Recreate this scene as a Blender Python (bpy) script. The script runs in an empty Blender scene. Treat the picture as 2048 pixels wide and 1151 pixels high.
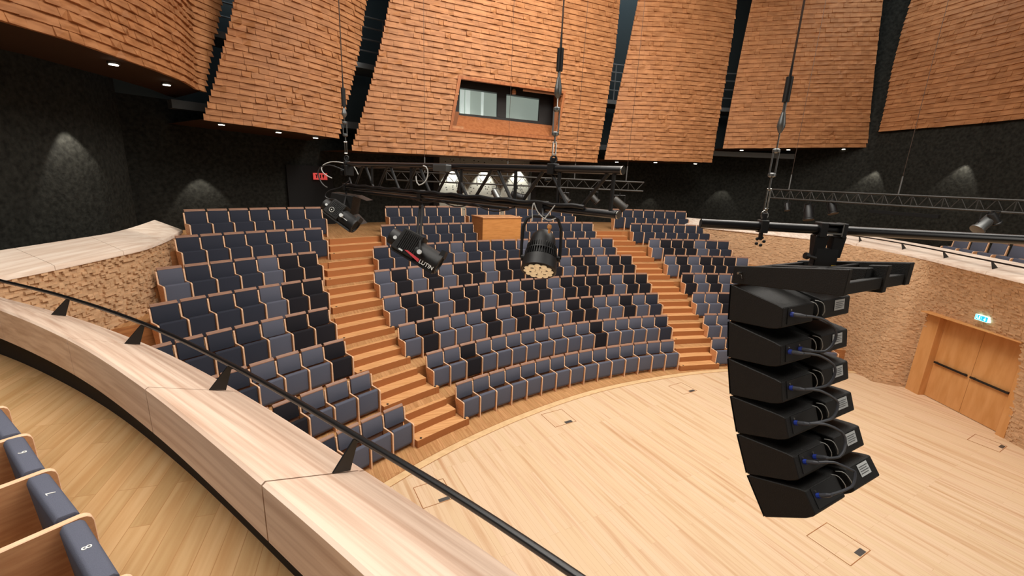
import bpy, bmesh, math, random
from mathutils import Vector, Matrix
rnd = random.Random(7)
S = bpy.context.scene
COL = S.collection
PI = math.pi

# ------------------------------------------------------------------ survey
# the stage floor is z = 0; the viewer stands on the side balcony at (0, 0)
CAMZ = 6.246
F, PITCH, ROLL = 864.42, 0.2497, 0.0446
CX, CY = 10.741, -2.685          # centre the seating rows curve about
R1, DR, RISE, ARM = 17.337, 1.001, 0.5727, 0.61
BAL = 4.009                      # balcony and top landing level
_f = Vector((0, math.cos(PITCH), -math.sin(PITCH)))
_r0 = Vector((1, 0, 0)); _u0 = _r0.cross(_f)
_r = math.cos(ROLL) * _r0 + math.sin(ROLL) * _u0
_u = -math.sin(ROLL) * _r0 + math.cos(ROLL) * _u0
CAM = Vector((0, 0, CAMZ))

def ray(u, v):
    return _f + _r * ((u - 1024) / F) - _u * ((v - 575.5) / F)
def at(u, v, d):                  # survey sight line + distance along the view axis
    return CAM + ray(u, v) * d
def on_z(u, v, z):
    D = ray(u, v); return CAM + D * ((z - CAMZ) / D.z)
def pol(r, th, z=0.0):            # th in degrees from +y, clockwise
    t = math.radians(th)
    return Vector((CX + r * math.sin(t), CY + r * math.cos(t), z))
def on_r(u, v, R):
    D = ray(u, v); a = D.x**2 + D.y**2; b = -2*(D.x*CX + D.y*CY); c = CX**2 + CY**2 - R*R
    return CAM + D * ((-b + math.sqrt(b*b - 4*a*c)) / (2*a))

# ------------------------------------------------------------------ materials
def new_mat(name):
    m = bpy.data.materials.new(name); m.use_nodes = True
    nt = m.node_tree; b = nt.nodes['Principled BSDF']
    return m, nt, b
def lin(c):
    return tuple(((x/255)/12.92 if x/255 <= .04045 else ((x/255+.055)/1.055)**2.4) for x in c) + (1,)
def mat_plain(name, rgb, rough=.6, metal=0, spec=.5, noise=0, nscale=40, bump=0):
    m, nt, b = new_mat(name)
    b.inputs['Base Color'].default_value = lin(rgb); b.inputs['Roughness'].default_value = rough
    b.inputs['Metallic'].default_value = metal; b.inputs['Specular IOR Level'].default_value = spec
    if noise or bump:
        tc = nt.nodes.new('ShaderNodeTexCoord'); n = nt.nodes.new('ShaderNodeTexNoise')
        n.inputs['Scale'].default_value = nscale; n.inputs['Detail'].default_value = 4
        nt.links.new(tc.outputs['Object'], n.inputs['Vector'])
        if noise:
            mx = nt.nodes.new('ShaderNodeMixRGB'); mx.blend_type = 'MULTIPLY'; mx.inputs[0].default_value = noise
            mx.inputs[1].default_value = lin(rgb)
            cr = nt.nodes.new('ShaderNodeValToRGB'); cr.color_ramp.elements[0].position = .3; cr.color_ramp.elements[1].position = .7
            nt.links.new(n.outputs['Fac'], cr.inputs[0]); nt.links.new(cr.outputs[0], mx.inputs[2])
            nt.links.new(mx.outputs[0], b.inputs['Base Color'])
        if bump:
            bp = nt.nodes.new('ShaderNodeBump'); bp.inputs['Strength'].default_value = bump; bp.inputs['Distance'].default_value = .02
            nt.links.new(n.outputs['Fac'], bp.inputs['Height']); nt.links.new(bp.outputs[0], b.inputs['Normal'])
    return m
def mat_wood(name, c1, c2, ang=0, grain=(1.2, 28, 28), rough=.45, island=.0, plank=None, spec=.35, gap=(.62, .5, .4), detail=5, ramp_pos=(.32, .62)):
    """streaky wood; plank=(length, width) lays boards along ang; island = tone change per loose piece"""
    m, nt, b = new_mat(name); L = nt.links
    tc = nt.nodes.new('ShaderNodeTexCoord'); mp = nt.nodes.new('ShaderNodeMapping')
    mp.inputs['Rotation'].default_value = (0, 0, -ang); L.new(tc.outputs['Object'], mp.inputs['Vector'])
    sc = nt.nodes.new('ShaderNodeMapping'); sc.inputs['Scale'].default_value = grain; L.new(mp.outputs[0], sc.inputs['Vector'])
    vec = sc.outputs[0]
    n = nt.nodes.new('ShaderNodeTexNoise'); n.inputs['Scale'].default_value = 1; n.inputs['Detail'].default_value = detail; n.inputs['Distortion'].default_value = .15
    ramp = nt.nodes.new('ShaderNodeValToRGB'); e = ramp.color_ramp.elements
    e[0].position = ramp_pos[0]; e[0].color = lin(c2); e[1].position = ramp_pos[1]; e[1].color = lin(c1)
    L.new(n.outputs['Fac'], ramp.inputs[0]); col = ramp.outputs[0]
    if plank:
        br = nt.nodes.new('ShaderNodeTexBrick'); br.inputs['Scale'].default_value = 1
        br.inputs['Brick Width'].default_value = plank[0]; br.inputs['Row Height'].default_value = plank[1]
        br.inputs['Mortar Size'].default_value = .0028; br.inputs['Mortar Smooth'].default_value = .3; br.offset = .37; br.offset_frequency = 3
        br.inputs['Color1'].default_value = (1, 1, 1, 1); br.inputs['Color2'].default_value = (plank[2],)*2 + (plank[2]*.93, 1)
        br.inputs['Mortar'].default_value = gap+(1,)
        L.new(mp.outputs[0], br.inputs['Vector'])
        sep = nt.nodes.new('ShaderNodeVectorMath'); sep.operation = 'MULTIPLY_ADD'; sep.inputs[1].default_value = (7, 7, 7)
        L.new(br.outputs['Color'], sep.inputs[0]); L.new(sc.outputs[0], sep.inputs[2]); vec = sep.outputs[0]
        mx = nt.nodes.new('ShaderNodeMixRGB'); mx.blend_type = 'MULTIPLY'; mx.inputs[0].default_value = 1
        L.new(col, mx.inputs[1]); L.new(br.outputs['Color'], mx.inputs[2]); col = mx.outputs[0]
    L.new(vec, n.inputs['Vector'])
    if island:
        g = nt.nodes.new('ShaderNodeNewGeometry'); mr = nt.nodes.new('ShaderNodeMapRange')
        mr.inputs['To Min'].default_value = 1 - island; mr.inputs['To Max'].default_value = 1.0
        L.new(g.outputs['Random Per Island'], mr.inputs['Value'])
        mx = nt.nodes.new('ShaderNodeMixRGB'); mx.blend_type = 'MULTIPLY'; mx.inputs[0].default_value = 1
        L.new(col, mx.inputs[1]); L.new(mr.outputs[0], mx.inputs[2]); col = mx.outputs[0]
    L.new(col, b.inputs['Base Color']); b.inputs['Roughness'].default_value = rough; b.inputs['Specular IOR Level'].default_value = spec
    return m
def mat_emit(name, rgb, strength, base=None):
    m, nt, b = new_mat(name); b.inputs['Base Color'].default_value = lin(base or rgb)
    b.inputs['Emission Color'].default_value = lin(rgb); b.inputs['Emission Strength'].default_value = strength
    return m
AX = math.radians(119.5)         # the hall's long axis
M = {}
M['stage'] = mat_wood('stage_maple', (224, 194, 162), (198, 154, 118), AX, (.4, 8, 1), .42, plank=(2.6, .11, .955), gap=(.84, .77, .7), ramp_pos=(.24, .5))
M['strip'] = mat_wood('edge_strip_wood', (226, 192, 146), (214, 178, 132), 0, (6, 6, 6), .45)
M['parquet'] = mat_wood('oak_parquet', (204, 156, 108), (178, 126, 82), AX, (1.5, 22, 1), .45, plank=(.9, .1, .84))
M['balcony'] = mat_wood('balcony_oak', (218, 178, 130), (202, 156, 106), math.radians(108), (1.3, 20, 1), .38, plank=(1.1, .12, .82), gap=(.76, .66, .56))
M['step'] = mat_wood('step_oak', (218, 166, 114), (196, 140, 88), math.radians(20), (1.5, 22, 22), .5)
M['riser'] = mat_wood('riser_oak', (176, 118, 70), (150, 95, 54), 0, (3, 3, 30), .55)
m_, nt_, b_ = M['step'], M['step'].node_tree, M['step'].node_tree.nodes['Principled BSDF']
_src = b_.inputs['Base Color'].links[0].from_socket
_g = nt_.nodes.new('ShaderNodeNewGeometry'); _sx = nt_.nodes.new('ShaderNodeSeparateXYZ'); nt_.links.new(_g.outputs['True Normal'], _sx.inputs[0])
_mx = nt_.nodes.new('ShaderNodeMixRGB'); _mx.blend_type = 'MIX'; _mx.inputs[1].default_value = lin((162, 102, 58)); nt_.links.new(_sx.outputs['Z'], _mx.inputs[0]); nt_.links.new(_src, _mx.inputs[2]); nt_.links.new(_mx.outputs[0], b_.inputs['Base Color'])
M['shingle'] = mat_wood('shingle_wood', (180, 125, 82), (150, 98, 60), 0, (2.2, 2.2, 14), .6, island=.17, spec=.25)
M['block'] = mat_wood('block_wood', (214, 176, 138), (196, 156, 118), 0, (3, 3, 24), .6, island=.2, spec=.25)
M['backing'] = mat_plain('panel_backing', (120, 72, 40), .8)
M['coping'] = mat_wood('pale_coping_oak', (228, 204, 184), (196, 164, 142), math.radians(146.5), (.6, 19, 19), .42, spec=.4)
M['copingR'] = mat_wood('lit_coping_oak_cross', (244, 228, 212), (222, 198, 178), math.radians(96), (.6, 15, 15), .42, spec=.4)  # paler copy of the coping oak; stronger light is put into its colour
M['seatwood'] = mat_wood('beech_panel', (214, 158, 112), (196, 136, 92), 0, (5, 5, 40), .45)
M['seatedge'] = mat_wood('beech_edge', (236, 196, 162), (222, 178, 142), 0, (5, 5, 40), .45)
M['capwood'] = mat_wood('beech_shell', (150, 114, 94), (132, 97, 78), 0, (5, 5, 40), .5)
M['desk'] = mat_wood('desk_veneer', (206, 142, 80), (190, 126, 68), 0, (3, 3, 30), .45)
M['door'] = mat_wood('door_veneer', (208, 152, 96), (194, 136, 78), 0, (6, 6, 1.2), .42)
M['sill'] = mat_wood('window_reveal_wood', (168, 106, 66), (146, 86, 50), 0, (9, 9, 1.5), .5)
M['fabL'] = mat_plain('fabric_light_slate', (93, 96, 110), .95, spec=.15, noise=.18, nscale=300, bump=.15)
M['fabM'] = mat_plain('fabric_slate', (53, 56, 67), .95, spec=.15, noise=.18, nscale=300, bump=.15)
M['fabD'] = mat_plain('fabric_charcoal', (38, 37, 42), .95, spec=.15, noise=.2, nscale=300, bump=.15)
M['black'] = mat_plain('black_powder_coat', (19, 19, 20), .5, spec=.4)
M['blackgloss'] = mat_plain('black_gloss_tube', (20, 20, 22), .28, spec=.6)
M['cab'] = mat_plain('speaker_black_paint', (16, 15, 14), .55, spec=.35, bump=.25, nscale=220)
M['grille'] = mat_plain('speaker_recess', (9, 9, 9), .8)
M['rail'] = mat_plain('handrail_black', (16, 16, 17), .35, spec=.5)
M['steel'] = mat_plain('bright_steel', (190, 188, 182), .25, 1)
M['dullsteel'] = mat_plain('dull_steel', (120, 122, 122), .45, .9)
M['wire'] = mat_plain('wire_rope', (72, 58, 50), .5, .6)
M['cable'] = mat_plain('grey_cable', (58, 60, 66), .45)
M['cableblk'] = mat_plain('black_cable', (18, 18, 20), .4)
M['blue'] = mat_plain('blue_plug', (24, 50, 140), .4)
M['whitecable'] = mat_plain('pale_cable', (168, 168, 164), .5)
M['label'] = mat_plain('paper_label', (196, 200, 200), .6)
M['ink'] = mat_plain('label_ink', (50, 52, 55), .7)
M['white'] = mat_plain('white_lettering', (225, 225, 220), .6)
M['red'] = mat_plain('red_stripe', (196, 52, 60), .6)
M['yellow'] = mat_plain('yellow_tag', (214, 176, 40), .6)
M['orange'] = mat_plain('orange_plug', (224, 158, 92), .5)
M['lens'] = mat_emit('led_lens_cream', (240, 214, 168), .3, (238, 222, 190))  # faint glow added to shaded lenses, standing in for reflected light
M['wall'] = mat_plain('dark_acoustic_wall', (46, 46, 42), .9, spec=.1, noise=.6, nscale=9, bump=1.0)
M['wallgrey'] = None
M['teal'] = mat_plain('dark_upper_wall', (62, 70, 72), .9, spec=.1)
M['soffit'] = mat_plain('dark_brown_soffit', (60, 42, 30), .8, spec=.15)
M['ceil'] = mat_plain('dark_ceiling', (40, 38, 36), .9)
M['cat'] = mat_plain('catwalk_grey', (112, 116, 118), .5, .2)
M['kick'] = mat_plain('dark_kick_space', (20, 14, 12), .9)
M['dark'] = mat_plain('dark_void', (8, 8, 9), .9)
M['frame'] = mat_plain('window_frame_dark', (22, 19, 18), .6)
M['room'] = mat_emit('booth_wall', (150, 160, 150), .75, (190, 194, 186))  # wall glows in place of lamps inside the booth
M['room2'] = mat_emit('booth_blind', (184, 194, 188), .9, (220, 224, 218))  # blind glows too, as if lit by the booth's own lamps
M['lamp'] = mat_emit('lit_downlight', (255, 244, 226), 14)
M['signred'] = mat_emit('exit_sign_red', (210, 70, 66), .55)
M['signgreen'] = mat_emit('exit_sign_green', (20, 150, 190), 1.6)
M['signwhite'] = mat_emit('exit_sign_white', (190, 255, 255), 2.2)
m, nt, b = new_mat('window_glass')
b.inputs['Base Color'].default_value = (.9, .96, .95, 1); b.inputs['Roughness'].default_value = .03
b.inputs['Transmission Weight'].default_value = 1; b.inputs['IOR'].default_value = 1.02; M['glass'] = m
# grey acoustic boards with dark holes
m, nt, b = new_mat('perforated_grey_wall')
tc = nt.nodes.new('ShaderNodeTexCoord'); vo = nt.nodes.new('ShaderNodeTexVoronoi'); vo.inputs['Scale'].default_value = 6.0; vo.inputs['Randomness'].default_value = .7
mp = nt.nodes.new('ShaderNodeMapping'); mp.inputs['Scale'].default_value = (1, 1, 1.4); nt.links.new(tc.outputs['Object'], mp.inputs[0]); nt.links.new(mp.outputs[0], vo.inputs['Vector'])
cr = nt.nodes.new('ShaderNodeValToRGB'); cr.color_ramp.elements[0].position = .2; cr.color_ramp.elements[0].color = lin((20, 20, 20)); cr.color_ramp.elements[1].position = .26; cr.color_ramp.elements[1].color = lin((112, 114, 108))
nt.links.new(vo.outputs['Distance'], cr.inputs[0]); nt.links.new(cr.outputs[0], b.inputs['Base Color']); b.inputs['Roughness'].default_value = .9
M['wallgrey'] = m

# ------------------------------------------------------------------ mesh helpers
class MB:
    def __init__(s): s.v = []; s.f = []
    def add(s, vs, fs):
        o = len(s.v); s.v += [tuple(p) for p in vs]; s.f += [tuple(i + o for i in f) for f in fs]; return s
    def box(s, lo, hi, mat=None):
        x0, y0, z0 = lo; x1, y1, z1 = hi
        vs = [Vector(p) for p in ((x0,y0,z0),(x1,y0,z0),(x1,y1,z0),(x0,y1,z0),(x0,y0,z1),(x1,y0,z1),(x1,y1,z1),(x0,y1,z1))]
        if mat is not None: vs = [mat @ p for p in vs]
        return s.add(vs, [(0,3,2,1),(4,5,6,7),(0,1,5,4),(1,2,6,5),(2,3,7,6),(3,0,4,7)])
    def hexa(s, p8):
        return s.add(p8, [(0,3,2,1),(4,5,6,7),(0,1,5,4),(1,2,6,5),(2,3,7,6),(3,0,4,7)])
    def tube(s, p0, p1, r, n=10, r1=None):
        return s.path([p0, p1], r, n, r1)
    def path(s, pts, r, n=8, r1=None, closed=False):
        pts = [Vector(p) for p in pts]; N = len(pts); rings = []
        up = None
        for i, p in enumerate(pts):
            if closed: d = pts[(i+1) % N] - pts[i-1]
            else: d = pts[min(i+1, N-1)] - pts[max(i-1, 0)]
            d.normalize()
            if up is None: up = Vector((0,0,1)) if abs(d.z) < .9 else Vector((1,0,0))
            a = d.cross(up)
            if a.length < 1e-6: a = d.cross(Vector((.3,.8,.5)))
            a.normalize(); b = a.cross(d).normalized(); up = b
            rr = r if r1 is None else r + (r1 - r) * i / max(1, N-1)
            rings.append([p + a*(rr*math.cos(2*PI*k/n)) + b*(rr*math.sin(2*PI*k/n)) for k in range(n)])
        vs = [q for g in rings for q in g]; fs = []
        for i in range(N if closed else N-1):
            for k in range(n):
                j = (i+1) % N
                fs.append((i*n+k, i*n+(k+1) % n, j*n+(k+1) % n, j*n+k))
        if not closed:
            fs.append(tuple(range(n-1, -1, -1))); fs.append(tuple((N-1)*n+k for k in range(n)))
        return s.add(vs, fs)
    def lathe(s, prof, base, axis, n=20, caps=True):
        axis = Vector(axis).normalized(); t = Vector((0,0,1)) if abs(axis.z) < .9 else Vector((1,0,0))
        a = axis.cross(t).normalized(); b = axis.cross(a).normalized(); base = Vector(base)
        vs = []; fs = []
        for (r, h) in prof:
            vs += [base + axis*h + a*(r*math.cos(2*PI*k/n)) + b*(r*math.sin(2*PI*k/n)) for k in range(n)]
        for i in range(len(prof)-1):
            for k in range(n): fs.append((i*n+k, i*n+(k+1) % n, (i+1)*n+(k+1) % n, (i+1)*n+k))
        if caps:
            fs.append(tuple(range(n-1, -1, -1))); fs.append(tuple((len(prof)-1)*n+k for k in range(n)))
        return s.add(vs, fs)
    def prism(s, poly, ext, mat=None):    # poly: list of 3-D points (planar), ext: vector
        n = len(poly); vs = [Vector(p) for p in poly] + [Vector(p) + Vector(ext) for p in poly]
        if mat is not None: vs = [mat @ p for p in vs]
        fs = [tuple(range(n-1, -1, -1)), tuple(range(n, 2*n))] + [(i, (i+1) % n, n+(i+1) % n, n+i) for i in range(n)]
        return s.add(vs, fs)
    def grid(s, rows):
        w = len(rows[0]); vs = [p for r in rows for p in r]
        return s.add(vs, [(i*w+j, i*w+j+1, (i+1)*w+j+1, (i+1)*w+j) for i in range(len(rows)-1) for j in range(w-1)])
    def mesh(s, name, m, bevel=0, seg=2, smooth=False):
        me = bpy.data.meshes.new(name); me.from_pydata(s.v, [], s.f); me.update()
        bm = bmesh.new(); bm.from_mesh(me); bmesh.ops.recalc_face_normals(bm, faces=bm.faces)
        if bevel: bmesh.ops.bevel(bm, geom=bm.edges[:], offset=bevel, segments=seg, profile=.5, affect='EDGES', clamp_overlap=True)
        bm.to_mesh(me); bm.free()
        for p in me.polygons: p.use_smooth = False
        if smooth:
            for p in me.polygons: p.use_smooth = True
            try: me.set_sharp_from_angle(angle=math.radians(38))
            except Exception: pass
        me.materials.append(m); return me
    def build(s, name, m, parent=None, bevel=0, seg=2, smooth=False):
        o = bpy.data.objects.new(name, s.mesh(name, m, bevel, seg, smooth)); COL.objects.link(o)
        if parent is not None:
            o.parent = parent
            if parent.type == 'EMPTY' or parent.location.length: o.matrix_parent_inverse = parent.matrix_basis.inverted()
        return o
def thing(name, label, cat, loc=(0,0,0), group=None):
    o = bpy.data.objects.new(name, None); COL.objects.link(o); o.location = loc; o.empty_display_size = .1
    tag(o, label, cat, group); return o
def tag(o, label, cat, group=None):
    o['label'] = label; o['category'] = cat
    if group: o['group'] = group
    return o
def struct(o): o['kind'] = 'structure'; return o
def frame(o, x, y, z=None):          # 4x4 from origin and axes
    x = Vector(x).normalized(); y = Vector(y); y = (y - x*y.dot(x)).normalized(); z = x.cross(y)
    m = Matrix((x, y, z)).transposed().to_4x4(); m.translation = Vector(o); return m
def catmull(pts, step):
    pts = [Vector(p) for p in pts]; P = [2*pts[0]-pts[1]] + pts + [2*pts[-1]-pts[-2]]; out = []
    for i in range(1, len(P)-2):
        n = max(2, int((P[i+1]-P[i]).length/.06))
        for k in range(n):
            t = k/n; a, b, c, d = P[i-1], P[i], P[i+1], P[i+2]
            out.append(.5*((2*b)+(c-a)*t+(2*a-5*b+4*c-d)*t*t+(3*b-a-3*c+d)*t**3))
    out.append(pts[-1])
    # resample by arclength
    L = [0]
    for i in range(1, len(out)): L.append(L[-1] + (out[i]-out[i-1]).length)
    n = max(2, int(round(L[-1]/step))); res = []; j = 0
    for k in range(n+1):
        s_ = L[-1]*k/n
        while j < len(L)-2 and L[j+1] < s_: j += 1
        t = (s_-L[j])/max(1e-9, L[j+1]-L[j]); res.append(out[j].lerp(out[j+1], min(1, max(0, t))))
    return res
def text(body, size, m, name, parent, mat, ext=.0015):
    cu = bpy.data.curves.new(name, 'FONT'); cu.body = body; cu.size = size; cu.extrude = ext; cu.align_x = 'CENTER'; cu.align_y = 'CENTER'
    tmp = bpy.data.objects.new('tmp_text', cu); me = bpy.data.meshes.new_from_object(tmp); bpy.data.objects.remove(tmp); bpy.data.curves.remove(cu)
    me.name = name; me.materials.clear(); me.materials.append(m); o = bpy.data.objects.new(name, me); COL.objects.link(o)
    if parent is not None: o.parent = parent
    o.matrix_world = mat if parent is None else mat
    return o
ORD = ['first','second','third','fourth','fifth','sixth','seventh','eighth','ninth','tenth','eleventh','twelfth','thirteenth','fourteenth','fifteenth','sixteenth','seventeenth','eighteenth','nineteenth','twentieth']

# ------------------------------------------------------------------ stage, terraces, stairs
edge = [(-75, 16.75), (-42.2, 16.80), (-36.8, 16.83), (-27.6, 16.95), (-20.8, 17.01), (-10.2, 17.2), (4.7, 17.32), (20, 17.4)]
def stage_r(th):
    if th <= edge[0][0]: return edge[0][1]
    for (a, ra), (b_, rb) in zip(edge, edge[1:]):
        if th <= b_: return ra + (rb-ra)*(th-a)/(b_-a)
    return edge[-1][1]
mb = MB(); ring = [pol(stage_r(-180+360*i/240 if -180+360*i/240 < 60 else -75) - .2, -180+360*i/240, .004) for i in range(240)]
mb.add(ring + [Vector((p.x, p.y, -.15)) for p in ring], [tuple(range(240))] + [(i, (i+1) % 240, 240+(i+1) % 240, 240+i) for i in range(240)])
struct(mb.build('floor', M['stage']))
mb = MB(); ths = [-72 + i*1.0 for i in range(92)]
mb.grid([[pol(stage_r(t)-.2, t, .006) for t in ths], [pol(stage_r(t), t, .006) for t in ths]])
struct(mb.build('trim_1', M['strip']))
mb = MB(); mb.grid([[pol(stage_r(t)-.206, t, .0085) for t in ths], [pol(stage_r(t)-.192, t, .0085) for t in ths]]); struct(mb.build('trim_3', M['riser']))
mb = MB(); mb.grid([[pol(stage_r(t), t, .0085) for t in ths], [pol(stage_r(t)+.014, t, .0085) for t in ths]]); struct(mb.build('trim_3', M['riser']))
mb = MB(); mb.grid([[pol(stage_r(t)-.4, t, 0) for t in ths], [pol(24, t, 0) for t in ths]])
struct(mb.build('floor_audience', M['parquet']))
TL, TR = -68, 9
for r in range(2, 9):
    th = [TL + (TR-TL)*i/90 for i in range(91)]; ri = R1+(r-2)*DR+.56; z = (r-1)*RISE; zb = z - RISE
    ro = ri + DR + .05 if r < 8 else 29.5
    if r == 8: z = BAL
    mb = MB(); mb.grid([[pol(ri, t, z) for t in th], [pol(ro, t, z) for t in th]])
    o = struct(mb.build('floor_terrace', M['parquet']))
    mb = MB(); mb.grid([[pol(ri, t, zb-.02) for t in th], [pol(ri, t, z) for t in th]])
    struct(mb.build('floor_riser', M['riser']))

AIS = {'left': {1:(-47.98,-43.05),2:(-48.77,-43.87),3:(-49.12,-44.66),4:(-48.80,-44.40),5:(-47.93,-43.78),6:(-47.11,-42.58),7:(-45.59,-40.71),8:(-44.61,-39.25)},
       'right':{1:(-16.23,-11.31),2:(-15.16,-10.5),3:(-14.68,-10.33),4:(-14.53,-10.22),5:(-15.10,-11.07),6:(-16.22,-11.77),7:(-17.58,-12.95),8:(-19.0,-14.2)}}
def sector(mb, r0, r1, t0, t1, z0, z1, n=6):
    th = [t0+(t1-t0)*i/n for i in range(n+1)]
    a = [pol(r0, t, z0) for t in th]; b = [pol(r0, t, z1) for t in th]; c = [pol(r1, t, z1) for t in th]; d = [pol(r1, t, z0) for t in th]
    N = n+1; vs = a+b+c+d; fs = []
    for i in range(n):
        for k in range(4): fs.append((k*N+i, k*N+i+1, ((k+1) % 4)*N+i+1, ((k+1) % 4)*N+i))
    fs += [(0, N, 2*N, 3*N), (n, N+n, 2*N+n, 3*N+n)]
    mb.add(vs, fs)
for side in ('left', 'right'):
    A = AIS[side]
    st = thing('aisle_stairs', 'oak aisle steps with small round step lights, between %s and centre seating blocks' % side, 'stairs', pol(R1, (A[1][0]+A[1][1])/2, 0), 'oak aisle stairs')
    for r in range(1, 8):
        z0 = (r-1)*RISE; R = R1+(r-1)*DR; t0, t1 = A[r]; u0, u1 = A[r+1]
        pad = math.degrees(.03/R); h = RISE/3
        mid = lambda k: (t0+(u0-t0)*k, t1+(u1-t1)*k)
        for k in range(3):
            a0, a1 = mid(k*.3 if r < 8 else 0)
            if k == 0:
                ex = math.degrees(.1/R)     # the lowest tread runs on a little in front of the end panel
            rr0 = R - .10 + .31*k; rr1 = R + .57 if k < 2 else R + .95
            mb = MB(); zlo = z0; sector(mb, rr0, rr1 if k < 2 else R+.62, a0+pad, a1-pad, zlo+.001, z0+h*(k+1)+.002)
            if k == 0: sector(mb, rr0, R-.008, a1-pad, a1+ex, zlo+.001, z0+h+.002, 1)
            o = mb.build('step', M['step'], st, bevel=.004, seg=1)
            if k == 0:
                for tt in (a0+pad+math.degrees(.13/R), a1+ex-math.degrees(.1/R) if k == 0 else a1-pad):
                    c = pol(rr0+.05, tt, z0+h+.004); MB().lathe([(.028, 0), (.028, .006)], c, (0,0,1), 12).build('step_light', M['dark'], o)

# ------------------------------------------------------------------ seats
W_ = .55
def seat_meshes():
    d = {}
    for k in 'LMD':
        mb = MB(); mb.hexa([(-.247,.335,.55),(.247,.335,.55),(.247,.385,.55),(-.247,.385,.55),(-.247,.374,.935),(.247,.374,.935),(.247,.408,.935),(-.247,.408,.935)])
        d['back'+k] = mb.mesh('backrest', M['fab'+k], .012, 2, True)
        mb = MB(); mb.prism([(-.245,.035,.6),(-.245,.035,.16),(-.245,.05,.1),(-.245,.1,.1),(-.245,.125,.6),(-.245,.11,.625),(-.245,.05,.618)], (.49,0,0))
        d['seat'+k] = mb.mesh('seat', M['fab'+k], .01, 2, True)
    mb = MB(); mb.hexa([(-.252,.385,.3),(.252,.385,.3),(.252,.405,.3),(-.252,.405,.3),(-.252,.406,.945),(.252,.406,.945),(.252,.426,.945),(-.252,.426,.945)])
    mb.hexa([(-.252,.372,.932),(.252,.372,.932),(.252,.428,.94),(-.252,.428,.94),(-.252,.378,.955),(.252,.378,.955),(.252,.428,.995),(-.252,.428,.995)])
    d['shell'] = mb.mesh('back_shell', M['capwood'], .004, 1)
    mb = MB(); mb.prism([(-.015,0,0),(-.015,0,.565),(-.015,.006,.588),(-.015,.022,.604),(-.015,.045,.61),(-.015,.345,.612),(-.015,.372,.9),(-.015,.405,.9),(-.015,.39,.55),(-.015,.24,0)], (.034,0,0))
    d['panel'] = mb.mesh('side_panel', M['seatwood'], .004, 1); d['panel'].materials.append(M['seatedge'])
    for p in d['panel'].polygons:
        if abs(p.normal.x) < .9: p.material_index = 1
    mb = MB(); mb.box((-.26,.17,.0),(.26,.2,.085)); d['bar'] = mb.mesh('base_rail', M['seatwood'], .003, 1)
    mb = MB(); mb.box((-.06,.12,.05),(.06,.2,.1)); mb.tube((-.25,.16,.11),(.25,.16,.11),.012,8); d['hinge'] = mb.mesh('tilt_hinge', M['dullsteel'])
    return d
SM = seat_meshes()
TONE = {'L': 'light slate', 'M': 'slate grey', 'D': 'charcoal black'}
def child(name, me, par, loc=(0,0,0)):
    o = bpy.data.objects.new(name, me); COL.objects.link(o); o.parent = par; o.location = loc; return o
def add_seat(mid, lat, tone, label, group, first, width=.55):
    """mid: floor point midway between the two front panel edges, lat: direction along the row"""
    e = bpy.data.objects.new('theatre_seat', None); COL.objects.link(e); e.empty_display_size = .1
    lat = Vector((lat.x, lat.y, 0)).normalized(); back = Vector((-lat.y, lat.x, 0))
    m = Matrix((lat, back, Vector((0,0,1)))).transposed().to_4x4(); m.translation = mid; e.matrix_world = m
    e['label'] = label; e['category'] = 'seat'; e['group'] = group
    child('backrest', SM['back'+tone], e); child('back_shell', SM['shell'], e)
    s = child('seat', SM['seat'+tone], e); child('base_rail', SM['bar'], e); child('tilt_hinge', SM['hinge'], e)
    child('side_panel', SM['panel'], e, (width/2, 0, 0))
    if first: child('side_panel', SM['panel'], e, (-width/2, 0, 0))
    return e, s
ROWS = {
 'centre': {1:[(-43.05,-16.23,'LLLLLLLLLLLLLLL')],2:[(-43.87,-15.16,'LLDLLLLLLLLDLLLLM')],3:[(-44.66,-14.68,'LDLLLDLDDLLDDLLDLM')],
   4:[(-44.40,-14.53,'LDDLDDLDLDDLDDDDLDD')],5:[(-43.78,-15.10,'LDLDLDDLDDDMDLDDLDD')],6:[(-42.58,-16.22,'MMMMMLMMMMLMMMMMLM')],
   7:[(-40.71,-31.55,'MMMMMMM'),(-26.93,-17.58,'MMMMMMM')],8:[(-39.25,-31.75,'MMMMMM'),(-31.3,-27.55,'MMM'),(-27.0,-19.0,'MMMMMM')]},
 'left': {1:[(-55.3,-47.98,'MLLL')],2:[(-57.67,-48.77,'MDLLL')],3:[(-58.86,-49.12,'MMLLLD')],4:[(-59.79,-48.80,'MMMMLDD')],5:[(-58.25,-47.93,'MMMMLDD')],
   6:[(-56.88,-47.11,'LMMMLDD')],7:[(-54.97,-45.59,'MMMMMMM')],8:[(-53.62,-44.61,'MMMMMMM')]},
 'right': {1:[(-11.31,3.7,'LLLLLLLL')],2:[(-10.5,3.3,'LLDLLDLL')],3:[(-10.33,2.7,'LLDLDLLD')],4:[(-10.22,.55,'DLDLLDL')],5:[(-11.07,-.75,'LDLDDDL')],
   6:[(-11.77,-1.95,'LDDDLMM')],7:[(-12.95,-3.5,'MMMMMMM')],8:[(-14.2,-5.1,'MMMMMMM')]}}
RN = {1:'front row',2:'second row',3:'third row',4:'fourth row',5:'fifth row',6:'sixth row',7:'seventh row',8:'top row'}
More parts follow.
